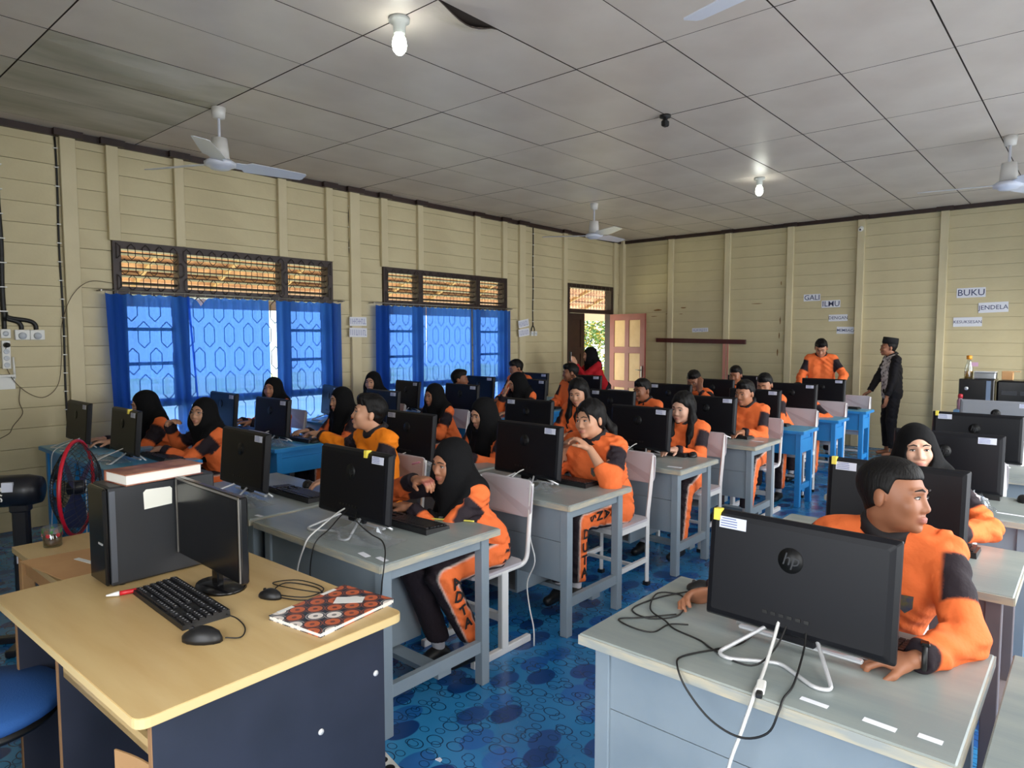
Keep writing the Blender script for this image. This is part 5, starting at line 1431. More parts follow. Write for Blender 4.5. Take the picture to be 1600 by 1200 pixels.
person('boy raising an open hand in front of his face, fifth row', (-3.60, 7.45), (-3.65, 7.48, 1.13), 4, 22, 0, hair='short', skin='c', res='mid',
       L=dict(w=(-3.50, 7.32, 1.02), fd=(0.05, 0.0, 1.0), pn=(0, 1, 0), curl=0.15, pole=(0.8, 0, -0.7)))
person('boy of whom only the black hair shows behind a far monitor, sixth row', (-3.58, 8.56), (-3.60, 8.58, 1.15), 0, 12, 0, hair='short', skin='c', res='far')
person('boy with open collar over a white undershirt, fourth row centre', (-2.45, 6.20), (-2.50, 6.18, 1.125), -12, 8, 0, hair='short', skin='a', res='mid', feet=True,
       legs={'L': ((-2.27, 5.80, 0.54), (-2.24, 5.62, 0.16))})
person('boy hidden to the forehead behind the fifth row blue desk monitor', (-2.52, 7.28), (-2.70, 7.2, 1.14), 0, 18, 0, hair='short', skin='a', res='far', feet=True)
person('student bent low over the sixth row blue desk, face hidden', (-2.52, 8.32), (-2.62, 8.02, 1.0), -10, 45, 0, hair='short', skin='a', res='far', feet=True,
       L=dict(w=(-2.45, 7.92, 0.79), pole=(0.9, 0, -0.6)))
person('boy standing behind the last row, looking down at the monitor', (-2.84, 9.62), (-2.84, 9.56, 1.50), 12, 30, 0, tyaw=14, standing=True, hair='short', skin='a', res='mid',
       L=dict(w=(-2.58, 9.40, 0.98), fd=(-0.6, -0.5, -0.5), pn=(0, 0.3, -1), pole=(0.9, 0.5, -0.2)), Rr=dict(w=(-3.05, 9.33, 0.92), fd=(0.2, -0.7, -0.6), pn=(0, 0, -1), pole=(-0.7, 0.6, -0.3)), feet=True)
person('man in black cap and batik shirt standing by the far wall', (-2.16, 10.45), (-2.215, 10.42, 1.50), -62, 0, 0, tyaw=-58, standing=True, hair='crop', skin='c', res='mid', top='batik', trousers='black', cap=True, group='standing people', badge=False,
       L=dict(w=(-2.18, 10.22, 0.80), fd=(-0.1, -0.1, -1), pn=(-0.5, 0.2, 0), curl=0.35, pole=(0.7, 0.5, 0)), Rr=dict(w=(-2.46, 10.36, 0.80), fd=(-0.6, -0.3, -0.4), pn=(0.4, 0, -0.6), curl=0.6, pole=(0, 0.9, 0)), pelvz=0.90)
person('girl in black headscarf peering over the second row monitor at the right', (-0.60, 3.76), (-0.655, 3.72, 1.115), 20, 0, -3, hair='hijab', skin='d', res='near',
       L=dict(w=(-0.46, 3.40, 0.80), fd=(-0.4, -0.9, 0), pn=(0, 0, -1), pole=(0.8, 0.4, -0.4)))
w_ = person('woman in red top and black headscarf standing by the door, filming with a phone', (-5.86, 8.86), (-5.93, 8.62, 1.375), -38, 8, 0, tyaw=-30, standing=True, hair='hijab', skin='b', res='mid', top='red', trousers='black', group='standing people', collar=False, pelvz=0.86,
       L=dict(w=(-6.05, 8.42, 1.22), fd=(-0.3, -0.2, 0.9), pn=(-0.6, 0.5, 0), curl=0.5, pole=(0.9, 0.2, -0.5)), Rr=dict(w=(-6.16, 8.52, 1.20), fd=(0.1, -0.3, 0.9), pn=(0.3, -0.7, 0), curl=0.5, pole=(-0.6, 0.2, -0.8)))
t = thing('mobile_phone', 'mobile phone held upright by the woman in red', 'phone', (-6.115, 8.36, 1.345), R(-35))
MB().bbox((0, 0, 0), (0.075, 0.009, 0.155), 0.003).build('case', M_BLACKP, t); MB().bx(-0.034, 0.034, 0.0046, 0.0056, -0.07, 0.07).build('screen', mat('phone_screen', (220, 224, 230), 0.2, emit=((225, 230, 240), 2.0)), t)
# ------------------------------------------------------------------ teacher's table and what stands on it
M_OAK = mat('yellow_wood_veneer', (203, 175, 124), 0.34, var=(190, 158, 106), vscale=2.2, stretch=(0.6, 5, 1), bump=0.02, bscale=60)
M_OAKE = mat('pale_wood_edge', (216, 190, 136), 0.45)
M_BLKB = mat('black_board', (46, 50, 64), 0.45, var=(40, 44, 56), vscale=5)
M_CARD = mat('cardboard', (196, 152, 104), 0.8, var=(184, 138, 92), vscale=4)
M_BRN = mat('raw_chipboard', (150, 112, 76), 0.8)
X0, X1, Y0, Y1 = -2.87, -1.675, 0.555, 1.375
t = thing('teacher_table', 'yellow wood topped teacher table with black side panels at the lower left', 'table', ((X0 + X1) / 2, (Y0 + Y1) / 2, 0), R(1.5))
w, d = X1 - X0, Y1 - Y0
MB().prism(rrect(w, d, 0.03, 4), 0.722, 0.75).build('tabletop', M_OAK, t)
MB().prism(rrect(w + 0.003, d + 0.003, 0.031, 4), 0.724, 0.748).build('edge_band', M_OAKE, t)
for x, nm in ((w / 2 - 0.055, 'side_panel'), (-w / 2 + 0.055, 'side_panel'), (-w / 2 + 0.47, 'partition')):
    p = MB().bx(x - 0.009, x + 0.009, -d / 2 + 0.05, d / 2 - 0.045, 0.0, 0.722).build(nm, M_BLKB, t)
    MB().bx(x - 0.009, x + 0.009, -d / 2 + 0.047, -d / 2 + 0.0499, 0.0, 0.722).build('edge_strip', M_BRN, t)
    if x == w / 2 - 0.055:
        for (yy, zz) in ((0.33, 0.56), (0.12, 0.46), (0.33, 0.20), (-0.24, 0.5), (-0.26, 0.2)):
            MB().lathe([(0.010, 0), (0.009, 0.003), (0, 0.004)], (x + 0.009, yy, zz), 10, 0, (1, 0, 0)).build('screw_cap', M_CHF, p)
MB().bx(-w / 2 + 0.065, w / 2 - 0.065, d / 2 - 0.1, d / 2 - 0.085, 0.25, 0.722).build('back_panel', M_BLKB, t)
MB().bx(-w / 2 + 0.485, w / 2 - 0.066, -d / 2 + 0.06, d / 2 - 0.25, 0.60, 0.618).bx(-w / 2 + 0.485, w / 2 - 0.066, -d / 2 + 0.06, -d / 2 + 0.075, 0.60, 0.64).build('keyboard_tray', M_OAK, t)
# cardboard pieces under the table
for k, (x, y, a, h, lb) in enumerate(((-1.93, 0.655, 12, 0.50, 'tall folded cardboard piece under the table, nearer its middle'), (-1.83, 0.69, -8, 0.48, 'curved cardboard piece under the table, nearer the side panel'))):
    mb = MB(); n = 8; vs = []; fs = []
    for j in (0, 1):
        for i in range(n):
            u = i / (n - 1) - 0.5; vs.append((u * 0.2, 0.02 * math.cos(u * 3) * (k + 0.4), j * h))
    for j in (0, 1):
        for i in range(n):
            u = i / (n - 1) - 0.5; vs.append((u * 0.2, 0.005 + 0.02 * math.cos(u * 3) * (k + 0.4), j * h))
    for i in range(n - 1):
        fs += [(i, i + 1, n + i + 1, n + i), (2 * n + i, 3 * n + i, 3 * n + i + 1, 2 * n + i + 1), (n + i, n + i + 1, 3 * n + i + 1, 3 * n + i), (i, 2 * n + i, 2 * n + i + 1, i + 1)]
    fs += [(0, n, 3 * n, 2 * n), (n - 1, 3 * n - 1, 4 * n - 1, 2 * n - 1)]
    tag(mb.add(vs, fs).build('cardboard_sheet', M_CARD, None, (x, y, 0), (0, 0, R(a))), lb, 'cardboard')
# tower computer
M_TWR = mat('tower_dark', (34, 36, 40), 0.45, bump=0.02, bscale=200)
M_TWRF = mat('tower_gloss', (12, 12, 14), 0.2)
t = thing('tower_computer', 'black tower computer with a paper note on its side, on the teacher table', 'computer', (-2.715, 1.03, 0.75))
MB().bbox((0, 0, 0.185), (0.165, 0.38, 0.36), 0.006).build('case', M_TWR, t)
MB().bbox((0, -0.199, 0.185), (0.16, 0.018, 0.352), 0.006).build('front_bezel', M_TWRF, t)
MB().bx(0.0825, 0.086, -0.19, -0.17, 0.02, 0.35).build('silver_strip', mat('dull_silver', (96, 100, 108), 0.35, 0.6), t)
MB().bx(0.02, 0.06, -0.2095, -0.2075, 0.155, 0.162).build('power_button', M_STAND, t)
for sx in (-0.06, 0.06):
    for sy in (-0.15, 0.15): MB().lathe([(0.012, 0), (0.012, 0.006)], (sx, sy, 0.0), 8).build('foot', M_BLACKP, t)
MB().prism([(-0.048, -0.035), (0.05, -0.03), (0.052, 0.028), (0.045, 0.036), (-0.04, 0.038), (-0.05, 0.028)], 0, 0.001, Matrix(((0, 0, 1), (1, 0, 0), (0, 1, 0))), (0.083, -0.025, 0.30)).build('paper_note', mat('note_paper', (228, 228, 218), 0.7), t)
t = thing('thick_book', 'thick maroon book lying on top of the black tower computer', 'book', (-2.705, 1.04, 1.1155), R(6))
MB().bx(-0.075, 0.075, -0.155, 0.125, 0.003, 0.037).build('pages', mat('page_block', (226, 222, 214), 0.8), t)
MB().bx(-0.08, 0.082, -0.16, 0.13, 0.037, 0.041).bx(-0.08, 0.082, -0.16, 0.13, 0.0, 0.003).bx(-0.083, -0.0755, -0.16, 0.13, 0.0, 0.041).build('cover', mat('maroon_cover', (118, 56, 46), 0.45, var=(176, 120, 90), vscale=14), t)
# flat monitor with the screen towards the teacher
t = thing('flat_monitor', 'flat monitor on the teacher table with its dark screen facing the camera', 'monitor', (-2.36, 1.075, 0.75), R(-1))
MB().bbox((0, 0, 0.225), (0.51, 0.03, 0.295), 0.006).build('bezel', M_TWRF, t)
MB().bx(-0.237, 0.237, -0.0165, -0.0153, 0.10, 0.36).build('screen', mat('dark_screen', (14, 15, 18), 0.22), t)
MB().bx(-0.252, -0.246, -0.018, -0.0145, 0.085, 0.37).bx(0.246, 0.252, -0.018, -0.0145, 0.085, 0.37).bx(-0.252, 0.252, -0.018, -0.0145, 0.365, 0.371).build('silver_edge', M_ROD, t)
MB().bbox((0, 0.02, 0.06), (0.05, 0.022, 0.11), 0.004).build('neck', M_TWRF, t)
MB().lathe([(0.0, 0.0), (0.11, 0.0), (0.105, 0.01), (0.03, 0.016), (0, 0.016)], (0, 0.03, 0), 24, 0, None, 1.0, 0.75).build('base', M_TWRF, t)
kb = make_keyboard('black keyboard on the teacher table in front of the flat monitor', True); kb.location = (-2.30, 0.935, 0.7505); kb.rotation_euler = (0, 0, R(178))
mo = make_mouse('black computer mouse lying at the front of the teacher table'); mo.location = (-1.975, 0.865, 0.7505); mo.rotation_euler = (0, 0, R(-60)); mo.scale = (1.15, 1.15, 1.1)
mo = make_mouse('small black mouse at the back of the teacher table beside coiled cables'); mo.location = (-2.13, 1.17, 0.7505); mo.rotation_euler = (0, 0, R(-75)); mo.scale = (0.85, 0.85, 0.8)
wire('mouse_cable', 'thin black cable from keyboard to the mouse on the teacher table', [(-2.07, 0.985, 0.765), (-2.03, 1.0, 0.757), (-1.95, 0.985, 0.7545), (-1.90, 0.945, 0.7545), (-1.915, 0.905, 0.762)], 0.0022, M_BLACKP)
wire('coiled_cable', 'tangle of thin black cable at the back of the teacher table', [(-2.10, 1.18, 0.755), (-2.02, 1.22, 0.754), (-1.98, 1.28, 0.754), (-2.08, 1.32, 0.754), (-2.2, 1.27, 0.756), (-2.14, 1.19, 0.757), (-2.02, 1.24, 0.759), (-2.05, 1.33, 0.756), (-2.18, 1.31, 0.76), (-2.24, 1.24, 0.754), (-2.1, 1.25, 0.764), (-1.97, 1.33, 0.755), (-2.0, 1.36, 0.755)], 0.0022, M_BLACKP)
t = thing('marker_pen', 'red marker pen with white tip beside the keyboard of the teacher table', 'pen', (-2.535, 0.83, 0.760), R(100))
MB().lathe([(0.0, 0.0), (0.008, 0.002), (0.0085, 0.06), (0.005, 0.062)], (0, 0, 0), 12, 0, (1, 0, 0)).build('barrel', mat('red_plastic', (190, 22, 34), 0.35), t)
MB().lathe([(0.0, 0.0), (0.003, 0.001), (0.0085, 0.035), (0.0085, 0.04)], (-0.04, 0, 0), 12, 0, (1, 0, 0)).build('tip', M_WHITEP, t)
t.rotation_euler = (0, 0, R(75))
# batik covered notebook
def batik_material():
    m = bpy.data.materials.new('batik_print'); m.use_nodes = True; nt = m.node_tree; N = nt.nodes; L = nt.links; b = N['Principled BSDF']; b.inputs['Roughness'].default_value = 0.35
    tc = N.new('ShaderNodeTexCoord'); mp = N.new('ShaderNodeMapping'); mp.inputs['Scale'].default_value = (17, 17, 1); mp.inputs['Rotation'].default_value = (0, 0, 0.78); L.new(tc.outputs['Object'], mp.inputs[0])
    v = N.new('ShaderNodeTexVoronoi'); v.voronoi_dimensions = '2D'; v.inputs['Randomness'].default_value = 0.12; v.inputs['Scale'].default_value = 1; L.new(mp.outputs[0], v.inputs['Vector'])
    sp = N.new('ShaderNodeSeparateColor'); L.new(v.outputs['Color'], sp.inputs[0])
    r1 = N.new('ShaderNodeValToRGB'); r1.color_ramp.interpolation = 'CONSTANT'; e = r1.color_ramp.elements; e[0].color = (*lin((190, 96, 62)), 1); e[1].position = 0.72; e[1].color = (*lin((224, 214, 206)), 1); L.new(sp.outputs[1], r1.inputs[0])
    r2 = N.new('ShaderNodeValToRGB'); r2.color_ramp.interpolation = 'CONSTANT'; e = r2.color_ramp.elements
    for _ in range(4): e.new(0.5)
    for q, (p_, c_) in zip(e, ((0, 0.7), (0.13, 0.0), (0.20, 0.0), (0.40, 1.0), (0.47, 0.55), (0.53, 1.0))): q.position = p_; q.color = (c_, c_, c_, 1)
    L.new(v.outputs['Distance'], r2.inputs[0])
    x = N.new('ShaderNodeMix'); x.data_type = 'RGBA'; L.new(r2.outputs[0], x.inputs[0]); L.new(r1.outputs[0], x.inputs[6]); x.inputs[7].default_value = (*lin((36, 48, 62)), 1); L.new(x.outputs[2], b.inputs['Base Color'])
    return m
t = thing('notebook', 'thin notebook with orange and navy batik cover at the table corner', 'notebook', (-1.865, 1.245, 0.75), R(8))
MB().bx(-0.118, 0.118, -0.158, 0.158, 0.002, 0.012).build('pages', mat('page_block', (226, 222, 214), 0.8), t)
MB().bx(-0.12, 0.12, -0.16, 0.16, 0.012, 0.0145).bx(-0.12, 0.12, -0.16, 0.16, 0.0, 0.002).build('cover', batik_material(), t)
MB().prism([(-0.05, -0.025), (0.045, -0.028), (0.05, 0.02), (-0.045, 0.028)], 0.0146, 0.0153, Matrix.Rotation(R(40), 3, 'Z'), (0.0, 0.07, 0)).build('label_patch', M_WHITEP, t)
for yy in (-0.1, 0.08): MB().bx(-0.121, -0.105, yy - 0.03, yy + 0.03, 0.0146, 0.0152).build('spine_patch', M_WHITEP, t)

# ------------------------------------------------------------------ small wooden table, mug, cardboard, floor fan, office chair
t = thing('side_table', 'small worn wooden table behind the teacher table at the left', 'table', (-3.62, 0.76, 0))
MB().bx(0, 0.36, 0, 0.56, 0.69, 0.715).build('tabletop', M_OAK, t); MB().bx(0.364, 0.72, 0, 0.56, 0.69, 0.715).build('tabletop', M_OAK, t)
for x in (0.05, 0.66):
    for y in (0.04, 0.5): MB().bbox((x, y, 0.345), (0.05, 0.05, 0.69), 0.004).build('leg', M_CARD, t)
MB().bx(0.08, 0.63, 0.03, 0.05, 0.60, 0.689).build('apron', M_CARD, t); MB().bx(0.04, 0.06, 0.07, 0.47, 0.60, 0.689).build('apron', M_CARD, t)
M_CUP = mixmat('clear_glass', [(0.82, 'ShaderNodeBsdfTransparent', (240, 244, 244), None), (0.18, 'ShaderNodeBsdfGlossy', (240, 244, 248), 0.05)])
t = thing('glass_mug', 'clear glass mug of dark tea with printed flowers on the small table', 'mug', (-3.50, 0.885, 0.715), R(200))
MB().lathe([(0.0, 0.0), (0.034, 0.0), (0.036, 0.003), (0.042, 0.09), (0.039, 0.09), (0.034, 0.008), (0.0, 0.008)], (0, 0, 0), 24).build('glass', M_CUP, t)
MB().lathe([(0.0, 0.0085), (0.0332, 0.0085), (0.0355, 0.045), (0.0, 0.045)], (0, 0, 0), 24).build('tea', mat('dark_tea', (70, 20, 12), 0.15), t)
MB().tube(fillet([(0.038, 0, 0.075), (0.068, 0, 0.07), (0.066, 0, 0.028), (0.037, 0, 0.018)], 0.015), 0.006, 8).build('handle', M_CUP, t)
fl = MB()
for k in range(6):
    a = R(60 * k); fl.ball((0.0388 * math.cos(a), 0.0388 * math.sin(a), 0.055), (0.0012, 0.010, 0.010), 10, 0, Matrix.Rotation(a, 3, 'Z')); fl.ball((0.0398 * math.cos(a + 0.4), 0.0398 * math.sin(a + 0.4), 0.072), (0.0012, 0.007, 0.008), 8, 1, Matrix.Rotation(a + 0.4, 3, 'Z'))
fl.build('printed_flowers', [mat('flower_red', (180, 40, 50), 0.5), mat('flower_green', (60, 130, 60), 0.5)], t, kind='stuff')
mb = MB(); vs = [(0, 0, 0.0), (0.42, 0.02, 0.012), (0.46, 0.30, 0.012), (0.04, 0.26, 0.0)]
q = [(x, y, z + 0.006) for x, y, z in vs]
o = tag(mb.add(vs + q, [(3, 2, 1, 0), (4, 5, 6, 7), (0, 1, 5, 4), (1, 2, 6, 5), (2, 3, 7, 6), (3, 0, 4, 7)]).build('cardboard_folder', M_CARD, None, (-3.34, 0.725, 0.716), (0, 0, R(3))), 'flat tan cardboard folder on the small table beside the glass mug', 'cardboard')
MB().box((0.24, 0.16, 0.0145), (0.13, 0.02, 0.002), Matrix.Rotation(R(10), 3, 'Z')).build('tape_strip', M_WHITEP, o)
# floor fan, seen from the side
M_FANB = mat('fan_black', (24, 26, 34), 0.35)
t = thing('floor_fan', 'black floor fan with red ring seen from the side, left of the tower computer', 'fan', (-4.27, 1.04, 0), R(56))
MB().lathe([(0.0, -0.22), (0.075, -0.215), (0.085, -0.19), (0.085, -0.06), (0.07, 0.0), (0.0, 0.0)], (0, 0, 0.83), 24, 0, (1, 0, 0)).build('motor', M_FANB, t)
MB().bx(-0.15, -0.10, -0.087, -0.07, 0.84, 0.89).build('sticker', M_STICK, t)
text('motor_lettering', '575', 0.055, M_WHITES, t, (-0.165, -0.0865, 0.83), (R(90), R(-90), 0), 0.0004, 0.001)
ring = MB().tube([(0.17, 0.255 * math.cos(a), 0.83 + 0.255 * math.sin(a)) for a in [2 * math.pi * k / 40 for k in range(40)]], 0.010, 8, closed=True).build('ring', mat('red_ring', (186, 20, 44), 0.35), t)
for sgn, nm in ((-1, 'back'), (1, 'front')):
    g = MB()
    for k in range(36):
        a = 2 * math.pi * k / 36
        pts = [(0.17 + sgn * 0.10 * (1 - min(1, r_ / 0.25) ** 3), r_ * math.cos(a), 0.83 + r_ * math.sin(a)) for r_ in (0.05, 0.10, 0.15, 0.2, 0.23, 0.253)]
        g.tube(pts, 0.0018, 4, cap=False)
    for r_ in (0.05, 0.10, 0.15, 0.2): g.tube([(0.17 + sgn * 0.10 * (1 - min(1, r_ / 0.25) ** 3), r_ * math.cos(a), 0.83 + r_ * math.sin(a)) for a in [2 * math.pi * k / 28 for k in range(28)]], 0.0018, 4, closed=True)
    g.build(nm + '_guard', M_FANB, t)
MB().lathe([(0.0, 0.13), (0.04, 0.13), (0.04, 0.2), (0.0, 0.215)], (0, 0, 0.83), 16, 0, (1, 0, 0)).build('hub', M_FANB, t)
for k in range(3):
    a = 2 * math.pi * k / 3 + 0.3; vs = []; u = Vector((0, math.cos(a), math.sin(a))); v_ = Vector((0, -math.sin(a), math.cos(a)))
    for r_, w_ in ((0.035, 0.03), (0.1, 0.07), (0.17, 0.085), (0.215, 0.05)):
        for s in (-1, 1):
            for dx in (0, 0.003): vs.append(Vector((0.165 + s * w_ * 0.35 + dx, 0, 0.83)) + u * r_ + v_ * s * w_)
    fs = []
    for q in range(3):
        i0 = q * 4; fs += [(i0, i0 + 4, i0 + 6, i0 + 2), (i0 + 1, i0 + 3, i0 + 7, i0 + 5), (i0, i0 + 1, i0 + 5, i0 + 4), (i0 + 2, i0 + 6, i0 + 7, i0 + 3)]
    fs += [(0, 2, 3, 1), (12, 13, 15, 14)]
    MB().add(vs, fs).build('blade', mat('fan_blade_blue', (40, 48, 84), 0.3), t)
MB().bbox((-0.1, 0, 0.74), (0.09, 0.07, 0.05), 0.008).build('bracket', M_FANB, t)
MB().bbox((-0.1, 0, 0.385), (0.075, 0.055, 0.70), 0.01).build('post', M_FANB, t)
MB().bbox((-0.1, 0, 0.02), (0.42, 0.05, 0.035), 0.006).bbox((-0.1, 0, 0.02), (0.05, 0.42, 0.0352), 0.006).build('base', M_FANB, t)
MB().bx(-0.12, -0.08, -0.029, -0.0275, 0.44, 0.48).build('sticker', M_STICK, t)
# blue office chair at the lower left corner
M_CHBL = mat('blue_upholstery', (34, 84, 150), 0.85, bump=0.15, bscale=200)
t = thing('office_chair', 'blue upholstered office chair pushed up to the teacher table, lower left corner', 'chair', (-2.69, 0.45, 0), R(8))
MB().lathe([(0.0, 0.425), (0.22, 0.43), (0.245, 0.445), (0.25, 0.465), (0.23, 0.485), (0.12, 0.495), (0.0, 0.496)], (0, 0, 0), 32, 0, None, 1.0, 0.98).build('seat', M_CHBL, t)
MB().lathe([(0.0, 0.405), (0.22, 0.405), (0.235, 0.425), (0.0, 0.426)], (0, 0, 0), 32).build('seat_pan', M_BLACKP, t)
MB().tube([(0, 0, 0.08), (0, 0, 0.41)], 0.03, 14).build('column', M_BLACKP, t)
for k in range(5):
    a = R(72 * k + 20); MB().tube([(0, 0, 0.1), (0.26 * math.cos(a), 0.26 * math.sin(a), 0.06)], [0.025, 0.014], 8).build('base_arm', M_BLACKP, t)
    MB().ball((0.26 * math.cos(a), 0.26 * math.sin(a), 0.027), 0.027, 10).build('castor', M_BLACKP, t)
MB().tube(fillet([(0, -0.05, 0.42), (0, -0.3, 0.42), (0, -0.33, 0.75)], 0.06), 0.016, 8).build('back_bar', M_BLACKP, t)
MB().bbox((0, -0.335, 0.82), (0.38, 0.05, 0.3), 0.02).build('backrest', M_CHBL, t)

# ------------------------------------------------------------------ loose things on the student desks
M_FILM = mixmat('clear_plastic_film', [(0.80, 'ShaderNodeBsdfTransparent', (236, 238, 240), None), (0.12, 'ShaderNodeBsdfGlossy', (236, 240, 246), 0.18), (0.08, 'ShaderNodeBsdfDiffuse', (210, 214, 220), 0.5)])
def film(c, w, d, h, label, seed, rz=0):
    rn = np.random.RandomState(seed); n, m = 22, 18
    g = rn.rand(8, 8); u = np.linspace(0, 6.99, n); v = np.linspace(0, 6.99, m); vs = []
    def N2(a, b):
        i, j = int(a), int(b); f, q = a - i, b - j
        return (g[i, j] * (1 - f) + g[i + 1, j] * f) * (1 - q) + (g[i, j + 1] * (1 - f) + g[i + 1, j + 1] * f) * q
    for j in range(m):
        for i in range(n):
            k = N2(u[i], v[j]); e = min(1, 4 * min(i / (n - 1), 1 - i / (n - 1), j / (m - 1), 1 - j / (m - 1)) + 0.08)
            vs.append(((i / (n - 1) - 0.5) * w + 0.02 * N2(v[j] * 0.9, u[i] * 0.9), (j / (m - 1) - 0.5) * d + 0.03 * N2(u[i], 6.9 - v[j]), 0.003 + h * k * k * e))
    fs = [(j * n + i, j * n + i + 1, (j + 1) * n + i + 1, (j + 1) * n + i) for j in range(m - 1) for i in range(n - 1)]
    return tag(MB().add(vs, fs, 0, False).build('plastic_sheet', M_FILM, None, (*c, 0.7505), (0, 0, R(rz))), label, 'plastic')
film((-2.47, 1.76), 0.42, 0.16, 0.085, 'crumpled clear plastic under the front row centre monitor', 3, 12)
film((-3.44, 1.77), 0.26, 0.14, 0.05, 'crumpled clear plastic under the front row monitor beside the keyboard', 4, -5)
film((-2.50, 3.02), 0.34, 0.16, 0.07, 'crumpled clear plastic under the second row centre monitor', 5, 10)
film((-5.18, 2.90), 0.40, 0.14, 0.07, 'crumpled clear plastic on the second row blue desk', 6, 5)
film((-5.45, 1.72), 0.5, 0.18, 0.05, 'crumpled clear plastic over the front blue desk', 7, 3)
film((-0.46, 4.26), 0.12, 0.20, 0.09, 'whitish crumpled plastic on the third row desk at the right', 8, 20)
film((-3.40, 2.98), 0.30, 0.14, 0.08, 'grey crumpled plastic beneath the second row left centre monitor', 9, 20)
def slip(p, w, d, rz, label, z=0.7506):
    return tag(MB().bx(-w / 2, w / 2, -d / 2, d / 2, 0, 0.0008).build('paper_label', M_PAPER, None, (*p, z), (0, 0, R(rz))), label, 'label')
slip((-0.495, 1.70), 0.065, 0.017, -2, 'left of three narrow paper labels at the near edge of the closest desk')
slip((-0.35, 1.70), 0.07, 0.020, -3, 'middle of three narrow paper labels at the near edge of the closest desk')
slip((-0.25, 1.712), 0.048, 0.020, -2, 'right of three narrow paper labels at the near edge of the closest desk')
slip((-2.26, 1.662), 0.07, 0.026, -10, 'left of two paper labels at the corner of the front centre desk')
slip((-2.16, 1.675), 0.065, 0.024, -8, 'right of two paper labels at the corner of the front centre desk')
slip((-3.16, 1.685), 0.05, 0.02, 5, 'paper label on the front row desk left of centre')
slip((-2.19, 4.22), 0.10, 0.03, 4, 'paper label on the third row centre desk')
slip((-2.20, 5.74), 0.10, 0.03, 4, 'paper label on the fourth row centre desk')
slip((-0.29, 4.20), 0.16, 0.022, -4, 'paper strip on the third row desk at the right edge')
# cables
M_WCAB = mat('white_cable', (214, 214, 212), 0.4)
M_YCAB = mat('yellow_cable', (206, 196, 84), 0.4)
wire('power_cable', 'white cable from the closest monitor over the desk edge to the floor', [(-0.66, 1.92, 0.845), (-0.655, 1.86, 0.80), (-0.645, 1.78, 0.765), (-0.63, 1.70, 0.757), (-0.622, 1.65, 0.757), (-0.62, 1.625, 0.74), (-0.64, 1.615, 0.66), (-0.67, 1.61, 0.55), (-0.685, 1.61, 0.4), (-0.69, 1.6, 0.15), (-0.68, 1.55, 0.012)], 0.0052, M_WCAB)
wire('power_cable', 'black cable hanging in a loop over the edge of the closest desk', [(-0.585, 1.92, 0.845), (-0.575, 1.87, 0.80), (-0.56, 1.75, 0.757), (-0.555, 1.66, 0.757), (-0.553, 1.622, 0.74), (-0.575, 1.612, 0.68), (-0.64, 1.608, 0.645), (-0.72, 1.608, 0.66), (-0.79, 1.612, 0.715), (-0.83, 1.635, 0.757), (-0.85, 1.70, 0.7535), (-0.80, 1.80, 0.7535), (-0.76, 1.88, 0.7535), (-0.75, 1.97, 0.757)], 0.003, M_BLACKP)
wire('mouse_cable', 'thin black mouse cable looped on the closest desk', [(-1.04, 2.17, 0.76), (-1.11, 2.05, 0.7535), (-1.13, 1.9, 0.7535), (-1.05, 1.87, 0.7535), (-0.99, 1.96, 0.7535), (-1.05, 2.10, 0.756), (-1.13, 2.07, 0.757), (-1.08, 1.93, 0.757), (-1.0, 1.88, 0.757), (-0.95, 1.85, 0.7535), (-0.86, 1.83, 0.7535), (-0.81, 1.80, 0.7545), (-0.72, 1.77, 0.7535), (-0.67, 1.79, 0.757), (-0.645, 1.86, 0.79), (-0.635, 1.92, 0.845)], 0.0028, M_BLACKP)
wire('mouse_cable', 'second thin black cable looped at the left of the closest desk', [(-1.0, 1.955, 0.7535), (-1.07, 1.86, 0.7535), (-1.12, 1.80, 0.7535), (-1.05, 1.775, 0.7535), (-0.99, 1.79, 0.7535), (-0.98, 1.87, 0.7535), (-0.93, 1.90, 0.757)], 0.0025, M_BLACKP)
t = thing('cable_plug', 'small white cable adapter at the edge of the closest desk', 'plug', (-0.632, 1.665, 0.752), R(15))
MB().bbox((0.017, 0, 0.008), (0.022, 0.055, 0.016), 0.003).build('body', M_WHITEP, t); MB().bbox((0.017, -0.035, 0.007), (0.016, 0.03, 0.013), 0.003).build('sleeve', M_BLACKP, t)
wire('power_cable', 'white cable from the front centre monitor over the desk edge', [(-2.66, 1.86, 0.845), (-2.65, 1.80, 0.83), (-2.62, 1.70, 0.80), (-2.61, 1.625, 0.765), (-2.615, 1.60, 0.72), (-2.66, 1.595, 0.62), (-2.68, 1.6, 0.5), (-2.67, 1.59, 0.3), (-2.66, 1.55, 0.012)], 0.004, M_WCAB)
wire('power_cable', 'black cable from the front centre monitor over the desk edge', [(-2.63, 1.86, 0.845), (-2.61, 1.79, 0.825), (-2.57, 1.70, 0.79), (-2.55, 1.625, 0.762), (-2.55, 1.60, 0.71), (-2.56, 1.595, 0.6), (-2.50, 1.59, 0.5), (-2.42, 1.58, 0.42), (-2.40, 1.55, 0.012)], 0.003, M_BLACKP)
wire('power_cable', 'black cable arching over the near corner of the front centre desk', [(-2.58, 1.86, 0.845), (-2.5, 1.80, 0.82), (-2.35, 1.76, 0.80), (-2.22, 1.72, 0.805), (-2.12, 1.66, 0.80), (-2.075, 1.62, 0.765), (-2.07, 1.605, 0.70), (-2.08, 1.60, 0.62), (-2.12, 1.58, 0.5), (-2.15, 1.56, 0.3), (-2.15, 1.55, 0.012)], 0.003, M_BLACKP)
wire('network_cable', 'yellow cable lying on the front centre desk beside the girl', [(-2.74, 2.24, 0.755), (-2.66, 2.22, 0.755), (-2.56, 2.19, 0.755), (-2.44, 2.215, 0.755), (-2.33, 2.28, 0.755), (-2.26, 2.31, 0.7555)], 0.0045, M_YCAB)
